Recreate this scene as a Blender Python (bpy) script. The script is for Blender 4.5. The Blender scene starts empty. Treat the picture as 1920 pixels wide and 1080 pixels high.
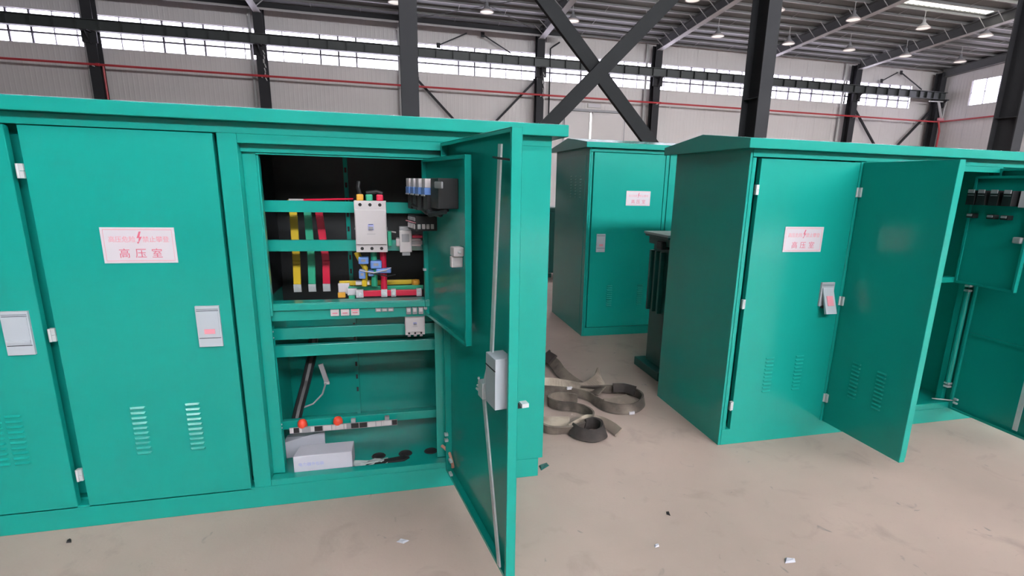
import bpy, bmesh, math, random
from mathutils import Vector, Matrix
random.seed(7)
R = math.radians
scene = bpy.context.scene
COL = scene.collection

# ------------------------------------------------------------------ camera, sky, exposure
EYE = Vector((0, 0, 1.7))
_y, _p, _r = R(14.777), R(13.6184), R(-1.471)
_f = Vector((math.sin(_y) * math.cos(_p), math.cos(_y) * math.cos(_p), -math.sin(_p)))
_R = Vector((math.cos(_y), -math.sin(_y), 0))
_D = _f.cross(_R)
_R2 = math.cos(_r) * _R + math.sin(_r) * _D
_D2 = -math.sin(_r) * _R + math.cos(_r) * _D
cd = bpy.data.cameras.new('camera')
cam = bpy.data.objects.new('camera', cd)
COL.objects.link(cam)
rot = Matrix((( _R2.x, -_D2.x, -_f.x), (_R2.y, -_D2.y, -_f.y), (_R2.z, -_D2.z, -_f.z)))
cam.matrix_world = Matrix.Translation(EYE) @ rot.to_4x4()
cd.sensor_width = 36
cd.lens = 36 * 1007.35 / 1920
cd.shift_x = -45.35 / 1920
cd.shift_y = 49.34 / 1920
cd.clip_start = 0.05
cd.clip_end = 300
scene.camera = cam

world = bpy.data.worlds.new('overcast_sky')
scene.world = world
world.use_nodes = True
bg = world.node_tree.nodes['Background']
bg.inputs[0].default_value = (0.95, 0.97, 1.0, 1)
bg.inputs[1].default_value = 42.0

scene.view_settings.view_transform = 'Standard'
scene.view_settings.look = 'None'
scene.view_settings.gamma = 1
scene.view_settings.use_curve_mapping = False
scene.view_settings.exposure = 1.30


def portal(loc, rot, sx, sy):
    l = bpy.data.lights.new('daylight_portal', 'AREA')
    l.shape = 'RECTANGLE'
    l.size, l.size_y = sx, sy
    l.cycles.is_portal = True
    o = bpy.data.objects.new('daylight_portal', l)
    o.location = loc
    o.rotation_euler = rot
    COL.objects.link(o)


# ------------------------------------------------------------------ materials
ALB = .72           # overall reflectance level


def mat(name, col, rough=.5, metal=0., spec=.5, noise=0., nscale=8., bump=0., bscale=40., emit=None, coat=0.):
    col = tuple(c * ALB for c in col)
    m = bpy.data.materials.new(name)
    m.use_nodes = True
    nt = m.node_tree
    b = nt.nodes['Principled BSDF']
    b.inputs['Base Color'].default_value = (*col, 1)
    b.inputs['Roughness'].default_value = rough
    b.inputs['Metallic'].default_value = metal
    b.inputs['Specular IOR Level'].default_value = spec
    b.inputs['Coat Weight'].default_value = coat
    b.inputs['Coat Roughness'].default_value = .17
    b.inputs['Coat IOR'].default_value = 1.5
    if noise or bump:
        tc = nt.nodes.new('ShaderNodeTexCoord')
    if noise:
        n = nt.nodes.new('ShaderNodeTexNoise')
        n.inputs['Scale'].default_value = nscale
        n.inputs['Detail'].default_value = 5
        nt.links.new(tc.outputs['Object'], n.inputs['Vector'])
        mx = nt.nodes.new('ShaderNodeMix')
        mx.data_type = 'RGBA'
        mx.inputs[6].default_value = (*[c * (1 - noise) for c in col], 1)
        mx.inputs[7].default_value = (*[min(1, c * (1 + noise)) for c in col], 1)
        nt.links.new(n.outputs['Fac'], mx.inputs[0])
        nt.links.new(mx.outputs[2], b.inputs['Base Color'])
    if bump:
        n2 = nt.nodes.new('ShaderNodeTexNoise')
        n2.inputs['Scale'].default_value = bscale
        nt.links.new(tc.outputs['Object'], n2.inputs['Vector'])
        bp = nt.nodes.new('ShaderNodeBump')
        bp.inputs['Strength'].default_value = bump
        bp.inputs['Distance'].default_value = .01
        nt.links.new(n2.outputs['Fac'], bp.inputs['Height'])
        nt.links.new(bp.outputs['Normal'], b.inputs['Normal'])
    if emit:
        b.inputs['Emission Color'].default_value = (*emit[:3], 1)
        b.inputs['Emission Strength'].default_value = emit[3]
    return m


GREEN = mat('green_powder_coat', (.0045, .35, .285), .5, spec=.08, noise=.05, nscale=3, bump=.02, bscale=6, coat=.8)
DGREEN = mat('dark_green_paint', (.006, .10, .085), .4, noise=.08, nscale=4)
ZINC = mat('zinc_plated_steel', (.72, .75, .77), .38, metal=.35, noise=.12, nscale=30)
GREYH = mat('grey_handle_plastic', (.50, .55, .60), .45)
WHITEP = mat('white_moulded_plastic', (.62, .58, .59), .45, noise=.03)
GREYP = mat('grey_plastic', (.33, .33, .35), .5, noise=.1)
BLACK = mat('black_plastic', (.012, .012, .014), .5)
SHADEB = mat('painted_bay_shade', (.010, .012, .015), .45)  # shade of the open bay's upper back and side, painted as near-black sheets
DARKL = mat('dark_slot', (.02, .02, .022), .8)
YELLOW = mat('yellow_sleeve', (.75, .52, .02), .45)
ORANGE = mat('orange_cap', (.85, .42, .04), .45)
LGREEN = mat('phase_green_sleeve', (.02, .42, .24), .45)
REDM = mat('red_sleeve', (.75, .01, .06), .4)
REDI = mat('orange_red_insulator', (.85, .07, .03), .4)
BLUE = mat('blue_coil_plastic', (.16, .32, .75), .45)
CARD = mat('white_cardboard', (.62, .60, .68), .7, noise=.03)
FLYER = mat('white_paper', (.58, .58, .66), .8)
BLUEI = mat('blue_print', (.45, .48, .85), .7)
SIGNW = mat('white_sign_plate', (.68, .64, .69), .4)
SIGNR = mat('red_sign_print', (.74, .15, .22), .5)
PINK = mat('faded_red_print', (.85, .32, .38), .5)
COLM = mat('dark_column_paint', (.048, .048, .053), .6, spec=.1, noise=.15, nscale=2)
RAFT = mat('grey_rafter_paint', (.12, .122, .124), .5, noise=.1, nscale=2)
RAFTL = mat('pale_steel_lit_flange', (.50, .48, .48), .5, noise=.06, nscale=2)  # pale steel; on rafter flanges the light from below is in the colour
BRACE = mat('dark_brace_paint', (.030, .031, .033), .6, spec=.08, noise=.15, nscale=2)
GALV = mat('galvanised_purlin', (.55, .53, .54), .5, metal=.15, noise=.1)
DECK = mat('roof_deck_underside', (.21, .215, .215), .6, noise=.1, nscale=3)
PIPER = mat('red_pipe_paint', (.55, .045, .055), .4, noise=.06)
PVC = mat('white_pvc_pipe', (.62, .61, .60), .5)
LAMPW = mat('lamp_shade_enamel', (.72, .62, .60), .4)
LENS = mat('lamp_lens', (.85, .82, .80), .3, emit=(1, .93, .86, .3))
GIRD = mat('crane_girder_paint', (.055, .062, .062), .5, noise=.15)
FRAME = mat('window_frame_grey', (.20, .19, .23), .5)
BRAID = mat('copper_braid', (.65, .30, .22), .5)
RUBBER = mat('black_rubber', (.015, .012, .014), .7)
FILM = mat('clear_film', (.5, .56, .55), .25)
BRASS = mat('yellow_tag', (.7, .62, .15), .5)
BACKP = mat('transformer_top', (.34, .38, .38), .5)
WALLM = mat('white_wall_sheet', (.76, .72, .71), .55, noise=.03, nscale=1.5)

# glass pane: straight-through with a weak reflection; far and end panes are tinted to dim their daylight
def glass_material(name, tint):
    g = bpy.data.materials.new(name)
    g.use_nodes = True
    n = g.node_tree.nodes
    n.remove(n['Principled BSDF'])
    t = n.new('ShaderNodeBsdfTransparent')
    t.inputs[0].default_value = (*tint, 1)
    gl = n.new('ShaderNodeBsdfGlossy')
    gl.inputs['Roughness'].default_value = .05
    mx = n.new('ShaderNodeMixShader')
    mx.inputs[0].default_value = .06
    g.node_tree.links.new(t.outputs[0], mx.inputs[1])
    g.node_tree.links.new(gl.outputs[0], mx.inputs[2])
    g.node_tree.links.new(mx.outputs[0], n['Material Output'].inputs[0])
    return g


GLASS = glass_material('dimmed_window_glass', (.30, .29, .315))
CLEAR = glass_material('clear_window_glass', (.95, .95, .95))

# translucent sheets
def sheet_material(name, through, back):
    g = bpy.data.materials.new(name)
    g.use_nodes = True
    n = g.node_tree.nodes
    n.remove(n['Principled BSDF'])
    t = n.new('ShaderNodeBsdfTranslucent')
    t.inputs[0].default_value = (*through, 1)
    d = n.new('ShaderNodeBsdfDiffuse')
    d.inputs[0].default_value = (*back, 1)
    mx = n.new('ShaderNodeMixShader')
    mx.inputs[0].default_value = .25
    g.node_tree.links.new(t.outputs[0], mx.inputs[1])
    g.node_tree.links.new(d.outputs[0], mx.inputs[2])
    g.node_tree.links.new(mx.outputs[0], n['Material Output'].inputs[0])
    return g


SKYL = sheet_material('skylight_sheet', (.034, .0325, .028), (.45, .44, .38))
ADDED_GATE = sheet_material('added_gate_sheet', (.040, .040, .040), (.3, .3, .3))


def floor_material():
    m = bpy.data.materials.new('concrete_floor')
    m.use_nodes = True
    nt = m.node_tree
    b = nt.nodes['Principled BSDF']
    tc = nt.nodes.new('ShaderNodeTexCoord')

    def noise(scale, detail=6, rough=.55, dist=0.):
        n = nt.nodes.new('ShaderNodeTexNoise')
        n.inputs['Scale'].default_value = scale
        n.inputs['Detail'].default_value = detail
        n.inputs['Roughness'].default_value = rough
        n.inputs['Distortion'].default_value = dist
        nt.links.new(tc.outputs['Object'], n.inputs['Vector'])
        return n

    def mix(fac, a, c):
        x = nt.nodes.new('ShaderNodeMix')
        x.data_type = 'RGBA'
        nt.links.new(fac, x.inputs[0])
        for i, s in ((6, a), (7, c)):
            if isinstance(s, tuple):
                x.inputs[i].default_value = (*[v * 1.08 for v in s], 1)
            else:
                nt.links.new(s, x.inputs[i])
        return x.outputs[2]

    def ramp(src, a, c):
        r = nt.nodes.new('ShaderNodeMapRange')
        r.inputs[1].default_value = a
        r.inputs[2].default_value = c
        nt.links.new(src, r.inputs[0])
        return r.outputs[0]
    n1, n2, n3 = noise(.8, 4), noise(4, 8, .6, .6), noise(60, 3)
    c = mix(ramp(n1.outputs[0], .35, .68), (.315, .243, .212), (.385, .292, .254))
    c = mix(ramp(n2.outputs[0], .56, .78), c, (.265, .203, .178))
    c = mix(ramp(n3.outputs[0], .60, .80), c, (.335, .262, .228))
    n4 = noise(9, 2, .5, 1.5)
    c = mix(ramp(n4.outputs[0], .70, .78), c, (.21, .18, .17))
    nt.links.new(c, b.inputs['Base Color'])
    b.inputs['Roughness'].default_value = .55
    b.inputs['Specular IOR Level'].default_value = .35
    bp = nt.nodes.new('ShaderNodeBump')
    bp.inputs['Strength'].default_value = .08
    bp.inputs['Distance'].default_value = .01
    nt.links.new(n3.outputs[0], bp.inputs['Height'])
    nt.links.new(bp.outputs['Normal'], b.inputs['Normal'])
    return m


FLOORM = floor_material()


def webbing(name, a, c):
    m = mat(name, a, .85)
    nt = m.node_tree
    b = nt.nodes['Principled BSDF']
    tc = nt.nodes.new('ShaderNodeTexCoord')
    n = nt.nodes.new('ShaderNodeTexNoise')
    n.inputs['Scale'].default_value = 5
    n.inputs['Detail'].default_value = 6
    nt.links.new(tc.outputs['Object'], n.inputs['Vector'])
    r = nt.nodes.new('ShaderNodeMapRange')
    r.inputs[1].default_value = .42
    r.inputs[2].default_value = .62
    nt.links.new(n.outputs[0], r.inputs[0])
    x = nt.nodes.new('ShaderNodeMix')
    x.data_type = 'RGBA'
    x.inputs[6].default_value = (*[v * ALB for v in a], 1)
    x.inputs[7].default_value = (*[v * ALB for v in c], 1)
    nt.links.new(r.outputs[0], x.inputs[0])
    nt.links.new(x.outputs[2], b.inputs['Base Color'])
    w = nt.nodes.new('ShaderNodeTexNoise')
    w.inputs['Scale'].default_value = 250
    nt.links.new(tc.outputs['Object'], w.inputs['Vector'])
    bp = nt.nodes.new('ShaderNodeBump')
    bp.inputs['Strength'].default_value = .3
    nt.links.new(w.outputs[0], bp.inputs['Height'])
    nt.links.new(bp.outputs['Normal'], b.inputs['Normal'])
    return m


WEB = webbing('worn_webbing', (.55, .45, .36), (.27, .21, .17))
WEBS = webbing('soiled_webbing', (.24, .19, .155), (.085, .065, .055))
WEBD = webbing('dirty_webbing_end', (.07, .05, .045), (.03, .022, .02))


# ------------------------------------------------------------------ mesh builder
class MB:
    def __init__(s):
        s.v, s.f, s.m, s.mats = [], [], [], []

    def mi(s, m):
        if m not in s.mats:
            s.mats.append(m)
        return s.mats.index(m)

    def poly(s, pts, faces, m):
        o = len(s.v)
        s.v += [tuple(p) for p in pts]
        k = s.mi(m)
        for f in faces:
            s.f.append(tuple(i + o for i in f))
            s.m.append(k)
        return s

    def box(s, x0, x1, y0, y1, z0, z1, m):
        x0, x1 = min(x0, x1), max(x0, x1)
        y0, y1 = min(y0, y1), max(y0, y1)
        z0, z1 = min(z0, z1), max(z0, z1)
        p = [(x0, y0, z0), (x1, y0, z0), (x1, y1, z0), (x0, y1, z0), (x0, y0, z1), (x1, y0, z1), (x1, y1, z1), (x0, y1, z1)]
        return s.poly(p, [(3, 2, 1, 0), (4, 5, 6, 7), (0, 1, 5, 4), (1, 2, 6, 5), (2, 3, 7, 6), (3, 0, 4, 7)], m)

    def obox(s, c, ax, ay, az, m):       # centre and three half-axis vectors
        c, ax, ay, az = map(Vector, (c, ax, ay, az))
        p = []
        for sz in (-1, 1):
            for sx, sy in ((-1, -1), (1, -1), (1, 1), (-1, 1)):
                p.append(c + sx * ax + sy * ay + sz * az)
        f = [(3, 2, 1, 0), (4, 5, 6, 7), (0, 1, 5, 4), (1, 2, 6, 5), (2, 3, 7, 6), (3, 0, 4, 7)]
        if ax.cross(ay).dot(az) < 0:
            f = [tuple(reversed(q)) for q in f]
        return s.poly(p, f, m)

    def bar(s, a, b, w, h, m, up=(0, 0, 1)):      # rectangular bar from a to b
        a, b = Vector(a), Vector(b)
        d = b - a
        sx = d.cross(Vector(up))
        if sx.length < 1e-6:
            sx = d.cross(Vector((0, 1, 0)))
        sx.normalize()
        sy = sx.cross(d).normalized()
        return s.obox((a + b) / 2, sx * w / 2, d / 2, sy * h / 2, m)

    def hbeam(s, a, b, w, d, m, up, tf=.014, tw=.010, m2=None):   # I section; up = web direction
        a, b = Vector(a), Vector(b)
        L = b - a
        up = Vector(up)
        up = (up - L * (up.dot(L) / L.length_squared)).normalized()
        sx = L.cross(up).normalized()
        c = (a + b) / 2
        s.obox(c + up * (d - tf) / 2, sx * w / 2, L / 2, up * tf / 2, m)
        s.obox(c - up * (d - tf) / 2, sx * w / 2, L / 2, up * tf / 2, m2 or m)
        s.obox(c, sx * tw / 2, L / 2, up * (d / 2 - tf), m)
        return s

    def prism(s, prof, x0, x1, m, axis='x'):      # profile in the other two axes, counter-clockwise seen from +axis
        n = len(prof)
        if axis == 'x':
            p = [(x0, a, b) for a, b in prof] + [(x1, a, b) for a, b in prof]
        elif axis == 'y':
            p = [(a, x0, b) for a, b in prof] + [(a, x1, b) for a, b in prof]
        else:
            p = [(a, b, x0) for a, b in prof] + [(a, b, x1) for a, b in prof]
        f = [tuple(reversed(range(n))), tuple(range(n, 2 * n))]
        f += [(i, (i + 1) % n, n + (i + 1) % n, n + i) for i in range(n)]
        return s.poly(p, f, m)

    def tube(s, pts, r, m, n=8, cap=True):
        pts = [Vector(p) for p in pts]
        rs = r if isinstance(r, (list, tuple)) else [r] * len(pts)
        o = []
        prev = None
        for i, p in enumerate(pts):
            d = (pts[min(i + 1, len(pts) - 1)] - pts[max(i - 1, 0)]).normalized()
            if prev is None:
                u = d.orthogonal().normalized()
            else:
                u = (prev - d * prev.dot(d)).normalized()
            prev = u
            w = d.cross(u)
            for k in range(n):
                t = 2 * math.pi * k / n
                o.append(p + rs[i] * (math.cos(t) * u + math.sin(t) * w))
        f = []
        for i in range(len(pts) - 1):
            for k in range(n):
                f.append((i * n + k, i * n + (k + 1) % n, (i + 1) * n + (k + 1) % n, (i + 1) * n + k))
        if cap:
            f.append(tuple(reversed(range(n))))
            f.append(tuple((len(pts) - 1) * n + k for k in range(n)))
        return s.poly(o, f, m)

    def lathe(s, prof, m, n=20, c=(0, 0, 0)):      # (r, z) profile about z
        o = []
        for r, z in prof:
            for k in range(n):
                t = 2 * math.pi * k / n
                o.append((c[0] + r * math.cos(t), c[1] + r * math.sin(t), c[2] + z))
        f = []
        for i in range(len(prof) - 1):
            for k in range(n):
                f.append((i * n + k, i * n + (k + 1) % n, (i + 1) * n + (k + 1) % n, (i + 1) * n + k))
        return s.poly(o, f, m)

    def text(s, body, size, loc, m, depth=.0006, align='CENTER', sx=1.0):   # upright lettering facing -y
        cu = bpy.data.curves.new('lettering', 'FONT')
        cu.body = body
        cu.size = size
        cu.align_x = align
        cu.align_y = 'CENTER'
        cu.extrude = depth
        cu.resolution_u = 2
        ob = bpy.data.objects.new('lettering', cu)
        COL.objects.link(ob)
        dg = bpy.context.evaluated_depsgraph_get()
        me = bpy.data.meshes.new_from_object(ob.evaluated_get(dg))
        pts = [(loc[0] + v.co.x * sx, loc[1] - v.co.z, loc[2] + v.co.y) for v in me.vertices]
        s.poly(pts, [tuple(p.vertices) for p in me.polygons], m)
        bpy.data.objects.remove(ob)
        bpy.data.curves.remove(cu)
        bpy.data.meshes.remove(me)
        return s

    def mesh(s, name, fix=False, smooth=False):
        me = bpy.data.meshes.new(name)
        me.from_pydata(s.v, [], s.f)
        for m in s.mats:
            me.materials.append(m)
        me.polygons.foreach_set('material_index', s.m)
        if smooth:
            me.polygons.foreach_set('use_smooth', [True] * len(me.polygons))
        me.update()
        if fix:
            bm = bmesh.new()
            bm.from_mesh(me)
            bmesh.ops.recalc_face_normals(bm, faces=bm.faces)
            bm.to_mesh(me)
            bm.free()
        return me

    def build(s, name, parent=None, bevel=0., loc=None, fix=False, smooth=False, rotz=None):
        return link(name, s.mesh(name, fix, smooth), parent, loc, bevel, rotz)


def link(name, me, parent=None, loc=None, bevel=0., rotz=None):
    o = bpy.data.objects.new(name, me)
    COL.objects.link(o)
    if parent is not None:
        o.parent = parent
    if loc is not None:
        o.location = loc
    if rotz is not None:
        o.rotation_euler = (0, 0, rotz)
    if bevel:
        b = o.modifiers.new('bevel', 'BEVEL')
        b.width = bevel
        b.segments = 2
        b.limit_method = 'ANGLE'
        b.angle_limit = R(50)
    return o


def empty(name, loc=(0, 0, 0), rotz=0):
    o = bpy.data.objects.new(name, None)
    o.empty_display_size = .2
    COL.objects.link(o)
    o.location = loc
    o.rotation_euler = (0, 0, rotz)
    return o


def tag(o, label, cat, group=None):
    o['label'] = label
    o['category'] = cat
    if group:
        o['group'] = group
    return o


def struct(o, label=None):
    o['kind'] = 'structure'
    if label:
        o['label'] = label
    return o


def thing(name, label, cat, loc=(0, 0, 0), rotz=0, group=None):
    return tag(empty(name, loc, rotz), label, cat, group)


# ------------------------------------------------------------------ hall shell
YW = 25.5           # far wall
XR = 29.3           # end wall
XL, YF = -40.0, -9.0
BAY = 5.66
COLX = [-16.18 + BAY * i for i in range(9)]        # wall column lines; last one is the corner
COLX[-1] = 29.02


def roof_z(y):      # underside of the purlins
    return 8.25 + .065 * (24.9 - y)


struct(MB().box(XL - 14, XR + 14, -42, YW + .3, -.25, 0, FLOORM).build('floor'), 'worn pinkish grey concrete slab')

# far wall: backing sheet with window band and a lit slot between the sliding door leaves
wb = MB()
WZ0, WZ1 = 6.28, 7.42
WX1 = 27.75
DX0, DX1, DZ = 7.83, 10.84, 5.06
GX0, GX1 = 9.105, 9.155
wb.box(XL, GX0, YW, YW + .12, 0, WZ0, WALLM)
wb.box(GX1, XR + .12, YW, YW + .12, 0, WZ0, WALLM)
wb.box(GX0, GX1, YW, YW + .12, DZ - .02, WZ0, WALLM)
wb.box(XL, COLX[0], YW, YW + .12, WZ0, WZ1, WALLM)
wb.box(WX1, XR + .12, YW, YW + .12, WZ0, WZ1, WALLM)
wb.box(XL, XR + .12, YW, YW + .12, WZ1, 8.6, WALLM)
wall_back = struct(wb.build('wall_back'), 'pale ribbed sheet wall under a long window band')


def rib_panel(w, h):     # vertical ribbed sheet standing on z=0, face towards -y
    n = max(2, round(w / .175))
    st = w / n
    prof = [(0, 0)]
    for i in range(n):
        a = i * st
        prof += [(a + .008, -.010), (a + st * .62, -.010), (a + st * .70, -.0135), (a + st * .92, -.0135), (a + st - .004, -.010)]
    prof.append((w, 0))
    prof[0] = (.006, .0)
    prof[-1] = (w - .006, .0)
    m = MB()
    o = [(x, y, 0) for x, y in prof] + [(x, y, h) for x, y in prof]
    k = len(prof)
    m.poly(o, [(i, i + 1, k + i + 1, k + i) for i in range(k - 1)], WALLM)
    m.poly([(prof[0][0], .0, h), (prof[-1][0], .0, h)] + [(x, y, h) for x, y in reversed(prof[1:-1])], [tuple(range(k))], WALLM)
    return m.mesh('wall_panel', fix=False)


def panels_y(x0, x1, z0, z1, parent, y=YW - .002, w=1.055):
    n = max(1, round((x1 - x0) / w))
    st = (x1 - x0) / n
    me = rib_panel(st, z1 - z0)
    for i in range(n):
        link('wall_panel', me, parent, (x0 + i * st, y, z0))


panels_y(-16.18, DX0, 0, WZ0 - .03, wall_back)
panels_y(DX0, DX1, DZ + .03, WZ0 - .03, wall_back)
panels_y(DX1, XR, 0, WZ0 - .03, wall_back)
panels_y(-16.18, XR, WZ1 + .03, 8.3, wall_back)
panels_y(WX1 + .05, XR, WZ0, WZ1, wall_back)
# flashing strips along the window band
MB().box(COLX[0], WX1, YW - .05, YW, WZ0 - .05, WZ0, WALLM).build('sill_flashing', wall_back)
MB().box(COLX[0], WX1, YW - .04, YW, WZ1, WZ1 + .05, WALLM).build('head_flashing', wall_back)
struct(MB().box(XL, DX0, YW - .05, YW - .024, 0, .55, GREYP).box(DX1, XR, YW - .05, YW - .024, 0, .55, GREYP).build('baseboard_back'), 'grey skirting strip at the foot of the far wall')

PW, PH = .7075, .38
pane_front = MB().box(-.5, .5, -.003, .003, -.5, .5, CLEAR).mesh('pane')
pane_me = MB().box(-.5, .5, -.003, .003, -.5, .5, GLASS).mesh('pane')
for n in range(8):
    x0 = COLX[n]
    nc = 8 if n < 7 else 6
    w = struct(empty('window_%d' % (n + 1), (x0, YW + .05, WZ0)), 'long industrial window, three rows of panes')
    fr = MB()
    W = nc * PW
    for k in range(nc + 1):
        t = .065 if k in (3, 4, 5) else .028
        fr.box(k * PW - t / 2, k * PW + t / 2, -.04, .04, 0, WZ1 - WZ0, FRAME)
    for j in range(4):
        t = .06 if j in (1, 2) else .03
        fr.box(0, W, -.03, .03, j * PH - t / 2, j * PH + t / 2, FRAME)
    fr.build('frame', w)
    for k in range(nc):
        for j in range(3):
            p = link('pane', pane_me, w, ((k + .5) * PW, 0, (j + .5) * PH))
            p.scale = (PW - .03, 1, PH - .03)

# sliding door in the far wall
dr = struct(empty('door_1', (DX0, YW, 0)), 'tall pale two-leaf sliding door in the far wall')
for a, b in ((0, GX0 - DX0), (GX1 - DX0, DX1 - DX0)):
    m = MB().box(a + .02, b - .005, -.07, -.02, .02, DZ, WALLM)
    for e in (a + .02, b - .065):
        m.box(e, e + .06, -.085, -.07, .02, DZ, WALLM)
    m.box(a + .02, b - .005, -.085, -.07, DZ - .07, DZ, WALLM)
    m.build('door_leaf', dr)
MB().box(-.15, DX1 - DX0 + .3, -.14, -.02, DZ + .02, DZ + .12, GREYP).build('door_track', dr)
MB().box(-.06, 0, -.06, -.025, 0, DZ, GREYP).box(DX1 - DX0 - .01, DX1 - DX0 + .05, -.06, -.025, 0, DZ, GREYP).build('door_jamb', dr)
s = thing('exit_sign', 'small pale lamp box sign fixed above the sliding door of the far wall', 'sign', (9.29, YW - .03, 5.36))
MB().box(-.33, .33, -.06, 0, -.09, .09, PVC).box(-.29, .29, -.065, -.06, -.065, .065, SIGNW).build('sign_box', s, bevel=.01)

# end wall with its window
wr = MB()
EY0, EY1, EZ0, EZ1 = 20.6, 23.42, 6.26, 7.5
wr.box(XR, XR + .12, YF, EY0, 0, 9.9, WALLM)
wr.box(XR, XR + .12, EY1, YW, 0, 8.6, WALLM)
wr.box(XR, XR + .12, EY0, EY1, 0, EZ0, WALLM)
wr.box(XR, XR + .12, EY0, EY1, EZ1, 8.8, WALLM)
wall_right = struct(wr.build('wall_right'), 'pale ribbed end wall')


def panels_x(y0, y1, z0, z1, parent, w=1.055):
    n = max(1, round((y1 - y0) / w))
    st = (y1 - y0) / n
    me = rib_panel(st, z1 - z0)
    for i in range(n):
        link('wall_panel', me, parent, (XR - .002, y1 - i * st, z0), rotz=-math.pi / 2)


panels_x(12, YW, 0, EZ0 - .05, wall_right)
panels_x(EY1, YW, EZ0, 8.3, wall_right)
panels_x(12, EY0, EZ0, 8.8, wall_right)
panels_x(EY0, EY1, EZ1 + .03, 8.4, wall_right)
w = struct(empty('window_9', (XR + .05, EY0, EZ0)), 'bright window high in the end wall')
fr = MB()
for k in range(5):
    y = k * (EY1 - EY0) / 4
    fr.box(-.03, .03, y - .012, y + .012, 0, EZ1 - EZ0, FRAME)
for j in range(3):
    z = j * (EZ1 - EZ0) / 2
    fr.box(-.03, .03, 0, EY1 - EY0, z - .012, z + .012, FRAME)
fr.build('frame', w)
pe = MB().box(-.003, .003, -.5, .5, -.5, .5, GLASS).mesh('pane')
for k in range(4):
    for j in range(2):
        p = link('pane', pe, w, (0, (k + .5) * (EY1 - EY0) / 4, (j + .5) * (EZ1 - EZ0) / 2))
        p.scale = (1, (EY1 - EY0) / 4 - .025, (EZ1 - EZ0) / 2 - .025)

struct(MB().box(XL - .12, XL, YF, YW, 0, 10.6, WALLM).build('wall_left'), 'pale sheet wall on the left')
FZ0, FZ1, FX0, FX1 = 6.75, 7.8, -2.5, XR - .6
struct(MB().box(XL, -1, YF - .12, YF, 0, FZ0, WALLM).box(18, XR, YF - .12, YF, 0, FZ0, WALLM).box(-1, 18, YF - .12, YF, 5, FZ0, WALLM).box(XL, XR, YF - .12, YF, FZ1, 10.8, WALLM)
       .box(XL, FX0, YF - .12, YF, FZ0, FZ1, WALLM).box(FX1, XR, YF - .12, YF, FZ0, FZ1, WALLM).build('wall_front'), 'sheet wall with a tall clerestory window')
w = struct(empty('window_10', (FX0, YF - .06, FZ0)), 'clerestory window in the wall behind the camera')
q = MB()
fw, fh = FX1 - FX0, FZ1 - FZ0
for k in range(19):
    q.box(k * fw / 18 - .03, k * fw / 18 + .03, -.03, .03, 0, fh, FRAME)
for j in range(4):
    q.box(0, fw, -.03, .03, j * fh / 3 - .025, j * fh / 3 + .025, FRAME)
q.build('frame', w)
for k in range(18):
    p = link('pane', pane_front, w, ((k + .5) * fw / 18, 0, fh / 2))
    p.scale = (fw / 18 - .06, 1, fh - .05)

d_ = struct(empty('added_gate', (-1, YF - .06, 0)), 'added translucent gate, unseen behind the camera, giving the cabinets their sheen')  # unseen bright surface, added for reflections on the cabinet fronts
for k in range(19):
    MB().box(k + .04, k + .96, -.006, .006, .06, 4.94, ADDED_GATE).build('added_gate_panel', d_)
q = MB()
for k in range(20):
    q.box(k - .04, k + .04, -.03, .03, 0, 5, FRAME)
q.build('added_gate_frame', d_)

# roof deck with holes for skylight strips
SKY = [(12.3, 17.5, 16.53, 17.2), (18.0, 23.3, 17.98, 18.64), (18.0, 23.3, 16.53, 17.2), (23.7, 28.8, 16.53, 17.2)]
RIDGE = (-6.0, 10.0, -3.35, -3.05)  # unseen clear roof strip, sized for light on floor and fronts
FILL_STRIP = (4.0, XR - 1, 12.6, 13.1)  # unseen clear strip added to brighten the far wall
DK = .10            # deck height over the purlin underside


def deck_rect(m, x0, x1, y0, y1, mt, t=.04, up=0.):
    za, zb = roof_z(y0) + DK + up, roof_z(y1) + DK + up
    p = [(x0, y0, za), (x1, y0, za), (x1, y1, zb), (x0, y1, zb), (x0, y0, za + t), (x1, y0, za + t), (x1, y1, zb + t), (x0, y1, zb + t)]
    m.poly(p, [(3, 2, 1, 0), (4, 5, 6, 7), (0, 1, 5, 4), (1, 2, 6, 5), (2, 3, 7, 6), (3, 0, 4, 7)], mt)


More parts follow.
